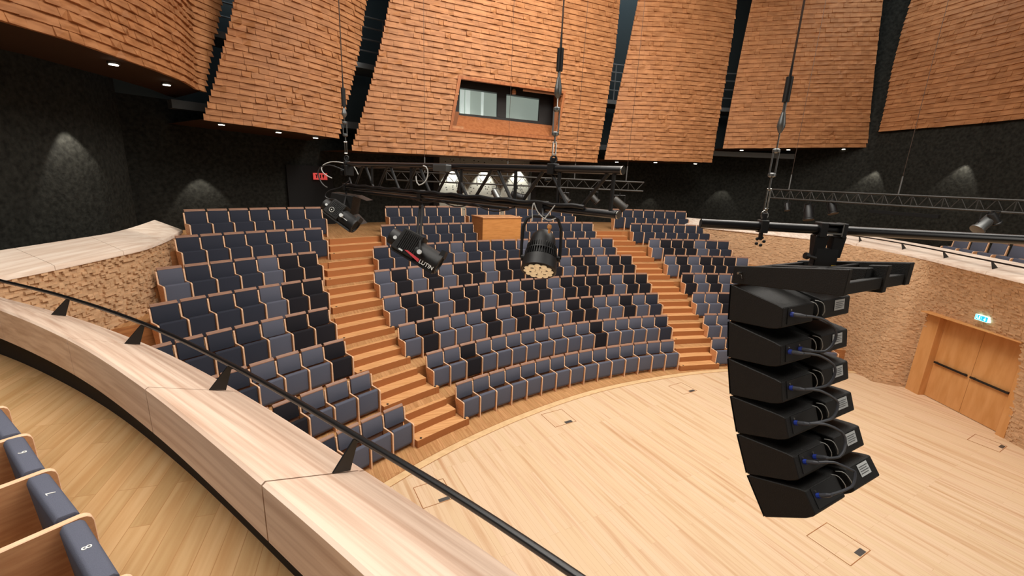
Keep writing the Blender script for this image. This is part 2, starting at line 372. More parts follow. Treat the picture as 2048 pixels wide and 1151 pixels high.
for blk, rows in ROWS.items():
    for r, segs in rows.items():
        R = R1+(r-1)*DR; z = (r-1)*RISE if r < 8 else BAL; cnt = 0; total = sum(len(s[2]) for s in segs)
        for (a, b_, tones) in segs:
            n = len(tones)
            for i, tn in enumerate(tones):
                t0 = a+(b_-a)*i/n; t1 = a+(b_-a)*(i+1)/n; P0 = pol(R, t0, z); P1 = pol(R, t1, z)
                mid = (P0+P1)/2
                if blk == 'left':
                    k = total-1-cnt; where = 'from its aisle steps'
                else: k = cnt; where = 'from its left end'
                lab = '%s seat, %s %s, %s of the %s block' % (TONE[tn], ORD[k], where, RN[r], blk)
                add_seat(mid, P1-P0, tn, lab, '%s block %s' % (blk, RN[r]), i == 0, (P1-P0).length); cnt += 1

# ------------------------------------------------------------------ balcony parapets
ZF, ZB, PW = CAMZ-1.86, CAMZ-1.57, .62
FLN = CAMZ-1.66-ARM
def parapet(name, label, outer, joints, mat, hallside, rail=None, seg=1.65, start=.0):
    """outer: top outer edge polyline; hallside: +1 if the hall lies to the right of travel"""
    C = catmull([(x, y, 0) for x, y in outer], .055); L = [0]
    for i in range(1, len(C)): L.append(L[-1]+(C[i]-C[i-1]).length)
    nrm = []
    for i in range(len(C)):
        d = (C[min(i+1, len(C)-1)]-C[max(i-1, 0)]).normalized()
        nrm.append(Vector((-d.y, d.x, 0))*hallside)       # towards the balcony
    p = thing(name, label, 'parapet', (C[len(C)//2].x, C[len(C)//2].y, ZF-.2))
    prof = [(0, ZF-.012), (.012, ZF+.004), (.05, ZF+.022), (.056, ZF+.03), (PW-.02, ZB), (PW, ZB-.012), (PW, ZB-.36), (PW-.1, ZB-.39), (.06, ZF-.1), (0, ZF-.09)]
    cuts = []; s = start
    while s < L[-1]: cuts.append(s); s += seg
    bounds = [0]+[c for c in cuts if .1 < c < L[-1]-.1]+[L[-1]]
    for a, b_ in zip(bounds, bounds[1:]):
        idx = [i for i in range(len(C)) if a+.004 < L[i] < b_-.004]
        if len(idx) < 2: continue
        sect = []
        def sec(i, w=0): return [C[i]+nrm[i]*n+Vector((0,0,z)) for n, z in prof]
        rows = [sec(i) for i in idx]
        # stretch the ends to the joint, leaving a thin dark seam
        d0 = (C[idx[0]]-C[idx[1]]).normalized(); rows.insert(0, [q+d0*(L[idx[0]]-a-.006) for q in rows[0]])
        d1 = (C[idx[-1]]-C[idx[-2]]).normalized(); rows.append([q+d1*(b_-.006-L[idx[-1]]) for q in rows[-1]])
        mb = MB(); n = len(prof); vs = [q for r_ in rows for q in r_]; fs = []
        for i in range(len(rows)-1):
            for k in range(n): fs.append((i*n+k, i*n+(k+1) % n, (i+1)*n+(k+1) % n, (i+1)*n+k))
        fs += [tuple(range(n)), tuple((len(rows)-1)*n+k for k in range(n))]
        mb.add(vs, fs); mb.build('coping', mat, p, smooth=True)
    # recessed core below and between the copings
    mb = MB(); rows = []
    for n, z in ((.1, ZF-.02), (PW-.05, ZB-.06), (PW-.12, FLN), (.42, FLN)):
        rows.append([C[i]+nrm[i]*n+Vector((0,0,z)) for i in range(0, len(C), 2)])
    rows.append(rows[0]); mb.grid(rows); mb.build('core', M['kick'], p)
    if rail:
        a, b_ = rail['span']; pts = []
        for i in range(0, len(C), 3):
            if a <= L[i] <= b_: pts.append(C[i]+nrm[i]*.055+Vector((0,0,CAMZ-1.588)))
        h = thing('handrail', rail['label'], 'handrail', pts[len(pts)//2])
        MB().path(pts, .021, 10).build('rail_tube', M['rail'], h, smooth=True)
        for c in cuts:
            if not (a < c < b_): continue
            i = min(range(len(C)), key=lambda q: abs(L[q]-c)); d = (C[min(i+1, len(C)-1)]-C[i-1]).normalized(); nn = nrm[i]
            zb = lambda n: ZF+.03+(n/PW)*(ZB-ZF-.03)
            q = [C[i]+nn*.23+Vector((0,0,zb(.23)-.01)), C[i]+nn*.115+Vector((0,0,zb(.115)-.01)), C[i]+nn*.045+Vector((0,0,CAMZ-1.6)), C[i]+nn*.08+Vector((0,0,CAMZ-1.595))]
            mb = MB(); mb.prism([x-d*.006 for x in q], d*.012); mb.build('bracket', M['rail'], h)
    return C, nrm, L
near_pts = [(-7.95,6.02),(-7.0,5.6),(-5.3,4.93),(-3.68,4.15),(-2.27,3.32),(-.88,2.39),(.1,1.69),(1.1,.86),(2.0,-.05)]
# joints at (-.88,2.39), (-2.27,3.32), (-3.67,4.17): place the first cut accordingly
_C = catmull([(x, y, 0) for x, y in near_pts], .055); _L = 0; best = (9, 0)
for i in range(1, len(_C)):
    _L += (_C[i]-_C[i-1]).length; dd = (_C[i]-Vector((-.88,2.39,0))).length
    if dd < best[0]: best = (dd, _L)
seg = 1.655; start = best[1] % seg
nearC, nearN, nearL = parapet('balcony_parapet', 'pale oak balcony parapet curving from left edge to bottom centre in the foreground', near_pts, None, M['coping'], -1,
    rail={'span': (0.2, 99), 'label': 'black handrail on flat brackets along the near pale oak parapet'}, seg=seg, start=start)
left_pts = [(-9.5,12.3),(-9.02,11.31),(-8.62,10.4),(-8.32,9.5),(-8.22,8.6),(-8.15,7.7),(-8.12,7.1),(-8.13,6.4),(-8.15,5.9)]
leftC, leftN, leftL = parapet('balcony_parapet', 'short pale oak ledge topping the rough block wall at far left', left_pts, None, M['copingR'], -1, seg=1.52, start=.55)
right_pts = [(8.1,21.9),(8.99,20.95),(9.85,20.2),(10.75,19.45),(11.75,18.5),(12.55,17.55),(13.0,16.4),(13.1,15.3),(12.97,13.66),(12.62,11.8),(12.35,10.2),(12.1,8.5),(12.0,6.5)]
rightC, rightN, rightL = parapet('balcony_parapet', 'long pale oak parapet with rail above the right-hand shingled wall', right_pts, None, M['copingR'], 1,
    rail={'span': (6.4, 99), 'label': 'thin black handrail along the far right pale parapet'}, seg=1.72, start=.55)

# balcony floors
def strip_floor(C, N, w0, w1, z, name, m):
    mb = MB(); mb.grid([[C[i]+N[i]*w0+Vector((0,0,z)) for i in range(0, len(C), 4)], [C[i]+N[i]*w1+Vector((0,0,z)) for i in range(0, len(C), 4)]])
    return struct(mb.build(name, m))
mb = MB(); _p = [nearC[i]+nearN[i]*.3+Vector((0,0,FLN)) for i in range(0, len(nearC), 6)]+[Vector((3,-5,FLN)), Vector((-10,-5,FLN)), Vector((-12,5,FLN))]
mb.add(_p, [tuple(range(len(_p)))]); struct(mb.build('floor_balcony', M['balcony']))
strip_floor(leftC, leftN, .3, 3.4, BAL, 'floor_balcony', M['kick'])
strip_floor(rightC, rightN, .45, 5.0, BAL, 'floor_balcony', M['balcony'])

# near balcony seats (first row behind the parapet)
arms = [(-3.915,2.945),(-3.433,2.649),(-2.951,2.355),(-2.489,2.056),(-2.001,1.756),(-1.53,1.443),(-1.06,1.125)]
arms = [Vector((x, y, FLN)) for x, y in arms]
info = [('M', None, 'slate balcony seat at the left edge beyond the seat numbered 6'), ('L', '', 'light slate balcony seat just beyond the seat numbered 6'), ('L', '6', 'balcony seat numbered 6 beside the near parapet aisle'),
        ('L', '7', 'balcony seat numbered 7 between seats 6 and 8'), ('L', '8', 'balcony seat numbered 8 at the bottom left corner'), ('D', '', 'dark balcony seat nearest the camera below the seat numbered 8')]
def tint(n):
    m = mat_plain(n, (84, 92, 112), .95, spec=.15, noise=.2, nscale=300, bump=.15); return m
for i in range(len(arms)-1):
    P0, P1 = arms[i+1], arms[i]
    tn, num, lab = info[i]
    e, s = add_seat((P0+P1)/2, P1-P0, tn, lab, 'near balcony front row', i == len(arms)-2, (P1-P0).length)
    if num:
        t = text(num, .05, M['white'], 'seat_number', None, Matrix())
        t.parent = s; t.location = (0.0, .078, .6235); t.rotation_euler = (math.radians(4), 0, 0)
# far right balcony seats seen over the parapet
for k in range(9):
    i = min(range(len(rightC)), key=lambda q: abs(rightL[q]-(8.9+.56*k)))
    j = min(range(len(rightC)), key=lambda q: abs(rightL[q]-(8.9+.56*(k+1))))
    P0 = rightC[i]+rightN[i]*1.55+Vector((0,0,BAL)); P1 = rightC[j]+rightN[j]*1.55+Vector((0,0,BAL))
    tn = 'LLLLLLLLL'[k]  # lighter cloth tone stands in for the light these seats face
    add_seat((P0+P1)/2, P0-P1, tn, '%s (as lit) balcony seat behind the right parapet, %s from the far end' % (TONE[tn], ORD[k]), 'right balcony front row', True, .56) if False else \
    add_seat((P0+P1)/2, P1-P0 if (Vector((-(P1-P0).y,(P1-P0).x,0))).dot(rightN[i]) > 0 else P0-P1, tn, '%s (as lit) balcony seat behind the right parapet, %s from the far end' % (TONE[tn], ORD[k]), 'right balcony front row', k == 0, .56)

# ------------------------------------------------------------------ block walls below the parapets
def block_wall(name, bot, top, zt, m, rowh, bw, flare, inward, skip=None, depth=.05, zmin=0):
    """bot/top: lists of plan points of equal length (sampled alike)"""
    mb = MB(); n = len(bot)
    cum = [0]
    for i in range(1, n): cum.append(cum[-1]+(bot[i]-bot[i-1]).length)
    def P(s, z):
        s = min(max(s, 0), cum[-1]-1e-6); j = 0
        while cum[j+1] < s: j += 1
        t = (s-cum[j])/(cum[j+1]-cum[j]); a = bot[j].lerp(bot[j+1], t); c = top[j].lerp(top[j+1], t)
        k = (z/zt)**flare; q = a.lerp(c, k); return Vector((q.x, q.y, z))
    z = 0.0
    rows = int(zt/rowh)+1; rowh = zt/rows
    for r in range(rows):
        z0 = r*rowh; z1 = z0+rowh*.985; s = -rnd.random()*bw
        if z1 < zmin: continue
        while s < cum[-1]:
            w = bw*(.7+.6*rnd.random()); a, b_ = max(0, s), min(cum[-1], s+w)
            if b_-a > .02 and not (skip and skip(P((a+b_)/2, (z0+z1)/2), a, b_, z0, z1)):
                A, B, Cc, D = P(a, z0), P(b_, z0), P(b_, z1), P(a, z1)
                t = (B-A).normalized(); nn = Vector((t.y, -t.x, 0))*inward
                dp = rnd.choice((.002, .004, .006, .008, .01, .03, .045, .05))*depth/.05
                tl = rnd.uniform(-.06, .06)*dp; vs = [A+nn*(dp+tl), B+nn*(dp-tl), Cc+nn*(dp*.96-tl), D+nn*(dp*.96+tl), A-nn*.03, B-nn*.03, Cc-nn*.03, D-nn*.03]
                mb.add(vs, [(0,1,2,3),(0,4,5,1),(1,5,6,2),(2,6,7,3),(3,7,4,0)])
            s += w
    o = struct(mb.build(name, m)); return P, cum
def resamp(pts, n):
    C = catmull([(x, y, 0) for x, y in pts], .05); return [C[int(round(i*(len(C)-1)/(n-1)))] for i in range(n)]
lb = [leftC[int(i*(len(leftC)-1)/40)]+leftN[int(i*(len(leftC)-1)/40)]*.06 for i in range(41)]
block_wall('wall_left', lb, lb, ZF-.09, M['block'], .05, .09, 1, -1, depth=.052, zmin=1.4)
mb = MB(); mb.grid([[p+Vector((0,0,0))+leftN[0]*.05 for p in lb], [p+Vector((0,0,ZF-.02))+leftN[0]*.05 for p in lb]]); struct(mb.build('wall_left_backing', M['backing']))
# right wall: plan at the floor and under the parapet
rb = [(7.8,22.2),(8.95,21.15),(9.9,20.4),(10.85,19.6),(11.75,18.6),(12.3,17.4),(12.52,16.0),(12.5,14.7),(12.52,13.75),(12.95,13.5),(13.36,13.38),(13.44,13.0),(13.47,12.0),(13.47,10.5),(13.4,9.6),(13.3,8.2),(13.2,6.5)]
rt = [(8.1,21.95),(9.0,21.0),(9.9,20.25),(10.8,19.5),(11.8,18.55),(12.58,17.6),(13.05,16.2),(13.1,14.9),(13.02,13.8),(12.97,13.5),(12.94,13.35),(12.88,13.0),(12.68,12.0),(12.42,10.5),(12.28,9.6),(12.12,8.4),(12.02,6.5)]
NB = 120; def_rb = []; def_rt = []
for i in range(len(rb)-1):
    k = 8
    for j in range(k):
        t = j/k; def_rb.append(Vector((rb[i][0]+(rb[i+1][0]-rb[i][0])*t, rb[i][1]+(rb[i+1][1]-rb[i][1])*t, 0)))
        q = Vector((rt[i][0]+(rt[i+1][0]-rt[i][0])*t, rt[i][1]+(rt[i+1][1]-rt[i][1])*t, 0)); def_rt.append(q)
D0, D1, DH = Vector((13.46,13.14,0)), Vector((13.55,10.62,0)), 2.68
def door_skip(p, a, b_, z0, z1): return D1.y-.08 < p.y < D0.y+.12 and p.x > 12.4 and z0 < DH+.02
block_wall('wall_right', def_rb, def_rt, ZF-.09, M['block'], .046, .09, 2.4, 1, skip=door_skip, depth=.024)
mb = MB()
for i in range(len(def_rb)-1):
    for k in range(24):
        z0, z1 = (ZF-.05)*k/24, (ZF-.05)*(k+1)/24
        q = lambda i, z: Vector((*(def_rb[i].lerp(def_rt[i], min(1, z/(ZF-.09))**2.4)).xy, z))+Vector((.035, .01, 0))
        if door_skip(q(i, z0), 0, 0, z0, z1): continue
        mb.add([q(i, z0), q(i+1, z0), q(i+1, z1), q(i, z1)], [(0,1,2,3)])
struct(mb.build('wall_right_backing', M['backing']))
# double door
dd = (D1-D0).normalized(); dn = Vector((dd.y, -dd.x, 0))     # dn points to the stage (-x)
if dn.x > 0: dn = -dn
door = thing('door_1', 'oak double door with dark push bars in the right-hand wall', 'door', (D0+D1)/2); struct(door)
T = frame(D0, dd, -dn)            # local x along the door, y away from stage, z... 
def dloc(x, y, z): return D0+dd*x-dn*y+Vector((0,0,z))
def dbox(mb, x0, x1, y0, y1, z0, z1):
    mb.hexa([dloc(x0,y0,z0),dloc(x1,y0,z0),dloc(x1,y1,z0),dloc(x0,y1,z0),dloc(x0,y0,z1),dloc(x1,y0,z1),dloc(x1,y1,z1),dloc(x0,y1,z1)])
DL = (D1-D0).length
mb = MB(); dbox(mb, -.19, .26, -.18, .3, 0, DH); dbox(mb, DL-.05, DL+.16, -.12, .3, 0, DH); dbox(mb, -.1, DL+.1, -.07, .3, DH-.04, DH+.04); dbox(mb, -.1, DL+.1, -.5, .3, DH+.03, DH+.06); mb.build('door_frame', M['door'], door, .004, 1)
half = (DL-.31)/2
for k in range(2):
    x0 = .26+half*k; mb = MB(); dbox(mb, x0+.004, x0+half-.004, .03, .09, .02, DH-.045); lf = mb.build('door_leaf', M['door'], door)
    mb = MB(); dbox(mb, x0+(.06 if k == 0 else .03), x0+half-(.05 if k == 0 else .08), -.045, -.012, 1.16, 1.215); dbox(mb, x0+.1, x0+.14, -.02, .03, 1.165, 1.21); dbox(mb, x0+half-.16, x0+half-.1, -.02, .03, 1.165, 1.21)
    mb.build('push_bar', M['black'], lf)
# green exit sign over the door
sx = on_z(1965, 636, 0); 
Dr = ray(1965, 636); tS = (13.02-CAM.x)/Dr.x; sp = CAM+Dr*tS
sg = thing('exit_sign', 'small lit green exit sign on the block wall above the double door', 'sign', sp)
mb = MB(); y, z = sp.y, sp.z; mb.box((sp.x-.03, y-.17, z-.075), (sp.x+.08, y+.17, z+.075)); mb.build('housing', M['signwhite'], sg)
mb = MB(); mb.box((sp.x-.036, y-.16, z-.065), (sp.x-.03, y-.005, z+.065)); mb.box((sp.x-.036, y+.005, z-.065), (sp.x-.03, y+.16, z+.065)); mb.build('sign_face', M['signgreen'], sg)
mb = MB(); X = sp.x-.038     # left half: running figure by a doorway, right half: arrow (as seen from the stage, +y is left)
def yz(pts): mb.prism([(X, y+a, z+b) for a, b in pts], (-.002, 0, 0))
yz([(.06,-.05),(.03,-.05),(.03,.05),(.06,.05)]); yz([(.14,.015),(.125,.05),(.105,.05),(.1,.01)]); yz([(.15,-.05),(.12,0),(.105,.0),(.13,-.05)]); yz([(.105,-.01),(.085,-.05),(.075,-.045),(.095,.005)])
yz([(-.09,.05),(-.105,.05),(-.105,-.015),(-.09,-.015)]); yz([(-.06,-.005),(-.0975,-.05),(-.135,-.005)]); mb.build('sign_symbols', M['signwhite'], sg)

# ------------------------------------------------------------------ dark walls, ceiling
def wall_strip(name, pts, z0, z1, m, step=.6):
    mb = MB(); rows = []; n = 8
    for k in range(n+1): rows.append([Vector((p[0], p[1], z0+(z1-z0)*k/n)) for p in pts])
    mb.grid(rows); return struct(mb.build(name, m))
RW = 28.2
arc = [pol(RW, -54.5+ (56.5)*i/60) for i in range(61)]
corner = Vector((-12.9, 14.4, 0))
wall_strip('wall_back', [(p.x, p.y) for p in arc], 3.9, 8.2, M['wall'])
wall_strip('wall_back_upper', [(p.x, p.y) for p in arc], 8.2, 16, M['teal'])
wall_strip('wall_far_left', [(-10.9, 3.0), (-10.5, 6.0), (-10.45, 9.0), (-10.75, 11.4), (-11.3, 12.9), (arc[0].x, arc[0].y)], 3.9, 16, M['wall'])
wall_strip('wall_far_right', [(arc[-1].x, arc[-1].y), (14.5, 24.2), (16.6, 21.3), (17.6, 17.5), (17.8, 12.0), (17.5, 5.0)], 3.9, 16, M['wall'])
# lighter perforated bay behind the top row
a_, b_ = on_r(872, 380, RW-.12), on_r(1057, 380, RW-.12)
def ang(p): return math.degrees(math.atan2(p.x-CX, p.y-CY))
t0, t1 = ang(a_), ang(b_); mb = MB(); n = 10
mb.grid([[pol(RW-.12, t0+(t1-t0)*i/n, BAL) for i in range(n+1)], [pol(RW-.12, t0+(t1-t0)*i/n, 7.3) for i in range(n+1)]])
struct(mb.build('wall_back_bay', M['wallgrey']))
for tt in (t0-.25, t1+.25):
    mb = MB(); sector(mb, RW-.5, RW, tt-.3, tt+.3, BAL, 7.3, 2); struct(mb.build('trim_2', M['dark']))
# dark doorway with red sign at the head of the left stairs
mb = MB(); tD = ang(on_r(628, 400, RW-.1)); sector(mb, RW-.18, RW-.05, tD-2.0, tD+1.6, BAL, BAL+2.35, 3); struct(mb.build('door_2', M['dark']))
mb = MB(); mb.add([(-40,-30,16),(40,-30,16),(40,40,16),(-40,40,16)], [(0,1,2,3)]); struct(mb.build('ceiling', M['ceil']))
rs = on_r(640.5, 352.5, RW-.3); rs_t = ang(rs); nv = (pol(1, rs_t)-pol(0, rs_t)); lt = Vector((nv.y, -nv.x, 0))
sg = thing('exit_sign', 'small red lit sign on the dark wall left of the truss', 'sign', rs)
TM = frame(rs, lt, (0,0,1)); mb = MB(); mb.box((-.27,-.13,-.03),(.27,.13,.02), TM); mb.build('sign_face', M['signred'], sg)
mb = MB(); mb.box((-.17,-.07,.02),(-.13,.07,.026),TM); mb.box((-.2,.04,.02),(-.1,.07,.026),TM); mb.box((-.02,-.07,.02),(.02,.07,.026),TM); mb.box((.08,-.02,.02),(.14,.07,.026),TM); mb.box((.1,-.07,.02),(.13,-.02,.026),TM)
mb.build('sign_symbols', M['dark'], sg)

# ------------------------------------------------------------------ shingled panels
KLEAN = .08
def bez(p, q, k): return p.lerp(q, k)
class Sail:
    def __init__(s, base, bulge=.5, over=4.0):
        """base: list of bottom-edge points (world) from left to right"""
        s.b = [Vector(p) for p in base]
        d0 = (s.b[0]-s.b[1]).normalized(); d1 = (s.b[-1]-s.b[-2]).normalized()
        s.b = [s.b[0]+d0*over]+s.b+[s.b[-1]+d1*over]
        s.cum = [0]
        for i in range(1, len(s.b)): s.cum.append(s.cum[-1]+(s.b[i]-s.b[i-1]).length)
        s.s0, s.s1 = s.cum[1], s.cum[-2]; s.bulge = bulge
    def P(s, t, h):
        t = min(max(t, 0), s.cum[-1]-1e-6); j = 0
        while s.cum[j+1] < t: j += 1
        k = (t-s.cum[j])/(s.cum[j+1]-s.cum[j]); p = s.b[j].lerp(s.b[j+1], k)
        c = Vector((CX-p.x, CY-p.y, 0)).normalized()
        x = (t-s.s0)/(s.s1-s.s0); bl = s.bulge*(1-(2*x-1)**2) if -.5 < x < 1.5 else -3*s.bulge
        return p+c*(bl+KLEAN*h)+Vector((0,0,h))
    def solve(s, u, v):
        D = ray(u, v); t, h = (s.s0+s.s1)/2, 1.0
        def res(t, h):
            q = s.P(t, h)-CAM; w = q.dot(_f); return (q.dot(_r)/w*F+1024-u, 575.5-q.dot(_u)/w*F-v)
        for _ in range(60):
            a = res(t, h); e = 1e-3; b1 = res(t+e, h); b2 = res(t, h+e)
            J = ((b1[0]-a[0])/e, (b2[0]-a[0])/e, (b1[1]-a[1])/e, (b2[1]-a[1])/e); det = J[0]*J[3]-J[1]*J[2]
            if abs(det) < 1e-9: break
            dt = (a[0]*J[3]-a[1]*J[1])/det; dh = (J[0]*a[1]-J[2]*a[0])/det
            m_ = max(abs(dt), abs(dh)); k = 1 if m_ < 1.5 else 1.5/m_
            t -= dt*k; h -= dh*k
        return t, h
def interp(tab, h):
    tab = sorted(tab, key=lambda q: q[1])
    if h <= tab[0][1]: return tab[0][0]
    for a, b in zip(tab, tab[1:]):
        if h <= b[1]: return a[0]+(b[0]-a[0])*(h-a[1])/max(1e-6, b[1]-a[1])
    a, b = tab[-2], tab[-1]; return b[0]+(b[0]-a[0])/max(1e-6, b[1]-a[1])*(h-b[1])
def arc_base(th0, z0, th1, z1, R=25.0, n=14):
    return [pol(R, th0+(th1-th0)*i/n, z0+(z1-z0)*i/n) for i in range(n+1)]
def edge_from(px, R): p = on_r(*px, R); return ang(p), p.z
def panel(label, base, eL, eR, htop, bulge=.5, hole=None, rowh=.185, sw=.29, soff=True):
    s = Sail(base, bulge); tL = [s.solve(*p) for p in eL] if eL else None; tR = [s.solve(*p) for p in eR] if eR else None
    if tL: d = tL[0][1]; tL = [(t, max(0, h)) for t, h in tL]
    fL = (lambda h: interp(tL, h)) if tL else (lambda h: s.s0)
    fR = (lambda h: interp(tR, h)) if tR else (lambda h: s.s1)
    mid = s.P((s.s0+s.s1)/2, 0)
    p = thing('shingled_wall_panel', label, 'wall panel', mid, 'hanging shingled wall panels')
    mb = MB(); rows = int(htop/rowh); hm = None
    if hole: hm = [s.solve(*q) for q in hole]     # TL, TR, BR, BL in (t, h)
    def inhole(t, h):
        if not hm: return False
        (a, ha), (b, hb), (c, hc), (d, hd) = hm
        for j in range(4):
            x0, y0 = hm[j]; x1, y1 = hm[(j+1) % 4]
            if (x1-x0)*(h-y0)-(y1-y0)*(t-x0) > 0: return False
        return True
    def hole_range(h):
        if not hm: return None
        xs = []
        for j in range(4):
            (x0, y0), (x1, y1) = hm[j], hm[(j+1) % 4]
            if (y0-h)*(y1-h) < 0: xs.append(x0+(x1-x0)*(h-y0)/(y1-y0))
        return (min(xs), max(xs)) if len(xs) >= 2 else None
    for r in range(rows):
        h0, h1 = r*rowh, (r+1)*rowh; a, b = fL(h0+rowh/2), fR(h0+rowh/2); t = a; j0 = rnd.random()*.6
        first = True
        hr = hole_range(h0+rowh/2)
        while t < b-1e-4:
            if hr and hr[0]-.02 <= t < hr[1]-1e-4: t = hr[1]; continue
            w = sw*(.6+.8*rnd.random()); e = min(b, t+w*(j0 if first and j0 > .3 else 1)); first = False
            if hr and t < hr[0]-.02 and e > hr[0]-.05: e = hr[0]
            if b-e < .06: e = b
            if not (hr and hr[0]-.03 < (t+e)/2 < hr[1]+.0 and t >= hr[0]-.03):
                A, B, Cc, D = s.P(t+.001, h0), s.P(e-.001, h0), s.P(e-.001, h1+.01), s.P(t+.001, h1+.01)
                tt = (B-A).normalized(); n = Vector((tt.y, -tt.x, 0))
                if n.dot(Vector((CX, CY, 0))-Vector((A.x, A.y, 0))) < 0: n = -n
                q = rnd.random(); o0 = .045+.035*rnd.random(); k0 = rnd.uniform(-.045, .045) if q > .6 else rnd.uniform(-.004, .004)
                sa, sb = (rnd.uniform(-.016, .012), rnd.uniform(-.016, .012)) if rnd.random() > .85 else (0, 0)
                A = A+Vector((0,0,sa)); B = B+Vector((0,0,sb))
                vs = [A+n*(o0+k0), B+n*(o0-k0), Cc+n*(.012+rnd.random()*.01), D+n*(.012+rnd.random()*.01), A-n*.02, B-n*.02, Cc-n*.02, D-n*.02]
                mb.add(vs, [(0,1,2,3),(0,4,5,1),(1,5,6,2),(2,6,7,3),(3,7,4,0)])
            t = e
    mb.build('shingles', M['shingle'], p)
    mb = MB(); n = 40
    for i in range(n):
        h0, h1 = htop*i/n, htop*(i+1)/n
        for k in range(24):
            x0, x1 = k/24, (k+1)/24
            ta0, tb0 = fL(h0)+.05, fR(h0)-.05; ta1, tb1 = fL(h1)+.05, fR(h1)-.05
            q = [(ta0+(tb0-ta0)*x0, h0), (ta0+(tb0-ta0)*x1, h0), (ta1+(tb1-ta1)*x1, h1), (ta1+(tb1-ta1)*x0, h1)]
            if hm and inhole(sum(z[0] for z in q)/4, sum(z[1] for z in q)/4): continue
            mb.add([s.P(*z)-Vector((CX-s.P(*z).x, CY-s.P(*z).y, 0)).normalized()*.03 for z in q], [(0,1,2,3)])
    mb.build('backing', M['backing'], p)
    return s, p, hm, fL, fR
E1 = dict(P1R=[(406.7,183),(415,139),(424,94),(434.5,45),(443,0)],P2L=[(405,240),(417,201.6),(431,156),(448.4,87),(462,35),(467.5,0)],P2R=[(676,277),(683,240),(698.6,184),(706,153),(718,97),(732,0)],P3L=[(701.5,301),(725,226),(746,149.5),(763.4,80),(779,0)],P3R=[(1192.7,325),(1203,267.6),(1217,180.7),(1229,104),(1239.6,0)],P4L=[(1208.3,319),(1222,253.7),(1239.6,173.8),(1257,94),(1276,0)],P4R=[(1422.7,325),(1435,250),(1452,146),(1464.5,69.5),(1473,0)],P5L=[(1445.3,297),(1459,222.4),(1473,149.5),(1487,80),(1504.4,0)],P5R=[(1733.8,294.7),(1740.8,208.5),(1751,114.7),(1765,0)],P6L=[(1758.8,263.5),(1772,208.5),(1787.7,128.6),(1803,69.5),(1824,0)])
SAILS = {}
def arc_panel(key, label, L_, R_, htop, **kw):
    a, za = edge_from(E1[L_][0], 25.0); b, zb = edge_from(E1[R_][0], 25.0)
    SAILS[key] = panel(label, arc_base(a, za, b, zb), E1[L_], E1[R_], htop, **kw)
z1_ = CAMZ+1.95
SAILS['P1'] = panel('orange-brown shingled panel in the top left corner of the photo', [on_z(u, v, z1_) for u, v in ((-170,-30),(-80,14),(0,42.4),(139,81.7),(243,118),(313,142.5),(365,163),(396,181),(407,183.5))],
    None, E1['P1R'], 4.2, bulge=0, rowh=.16, sw=.27)
arc_panel('P2', 'leaning shingled panel left of the panel with the window', 'P2L', 'P2R', 5.5, bulge=.3, rowh=.165)
arc_panel('P3', 'widest shingled panel, with a control-room window cut into it', 'P3L', 'P3R', 8.2, bulge=.5, hole=[(921,158),(1125,187.5),(1108,275),(903,256)])
arc_panel('P4', 'narrow shingled panel right of the window panel', 'P4L', 'P4R', 9.3, bulge=.4)
arc_panel('P5', 'shingled panel behind the third hanging cable, right of centre', 'P5L', 'P5R', 9.0, bulge=.4)
z6_ = CAMZ+2.75
SAILS['P6'] = panel('shingled panel in the top right corner of the photo', [on_z(u, v, z6_) for u, v in ((1758.8,263.5),(1850,256),(1950,247.5),(2048,237.5),(2150,227),(2300,212))], E1['P6L'], None, 7.5, bulge=0, rowh=.19)

# soffits behind the panels (dark ceilings over the balcony)
def back_hit(p):                # follow the outward direction to the dark walls
    d = Vector((p.x-CX, p.y-CY, 0)).normalized(); return d
for k, ext in (('P1', 2.6), ('P2', 3.4), ('P3', 3.3), ('P4', 3.3), ('P5', 3.3), ('P6', 3.5)):
    s = SAILS[k][0]; n = 24; mb = MB(); r0 = []; r1 = []
    for i in range(n+1):
        t = s.s0+(s.s1-s.s0)*i/n; q = s.P(t, 0)+Vector((0,0,.03)); d = back_hit(q); r0.append(q); r1.append(q+d*ext+Vector((0,0,.0)))
    mb.grid([r0, r1]); struct(mb.build('ceiling_soffit', M['soffit']))
# downlights set in the soffits
DLT = {'P1': [(227,127),(333,168)], 'P2': [(443,248),(557,263.5),(631,274.5)], 'P4': [(1233.7,323),(1311,324),(1390.7,326.5)], 'P5': [(1483.5,299.5),(1577,298.5),(1688,297.5)], 'P6': [(1911,253.5),(1805,265)]}
nDL = {'P1': 'top left panel', 'P2': 'leaning left panel', 'P4': 'narrow panel', 'P5': 'panel right of centre', 'P6': 'top right panel'}
for k, pts in DLT.items():
    for i, (u, v) in enumerate(pts):
        s = SAILS[k][0]; z = s.P((s.s0+s.s1)/2, 0).z
        if k in ('P1', 'P6'): q = on_z(u, v, z)
        else:
            best = None
            for j in range(200):
                t = s.s0+(s.s1-s.s0)*j/199; e = s.P(t, 0); q_ = e-CAM; w = q_.dot(_f); uu = q_.dot(_r)/w*F+1024
                if best is None or abs(uu-u) < best[0]: best = (abs(uu-u), e)
            q = on_z(u, v, best[1].z)
            if (q-best[1]).length > 4: q = best[1]+back_hit(best[1])*.5
        q.z -= .0
        side = 'second' if i == 1 else ('first' if i == 0 else 'third')
        t = thing('downlight', 'lit recessed downlight, %s from the left under the %s' % (side, nDL[k]), 'light', q, 'soffit downlights')
        MB().lathe([(.11, .025), (.11, -.015), (.085, -.02)], q, (0,0,1), 16).build('trim_ring', M['dullsteel'], t)
        MB().lathe([(.08, -.021), (.08, -.03)], q, (0,0,1), 14).build('lamp_lens', M['lamp'], t)

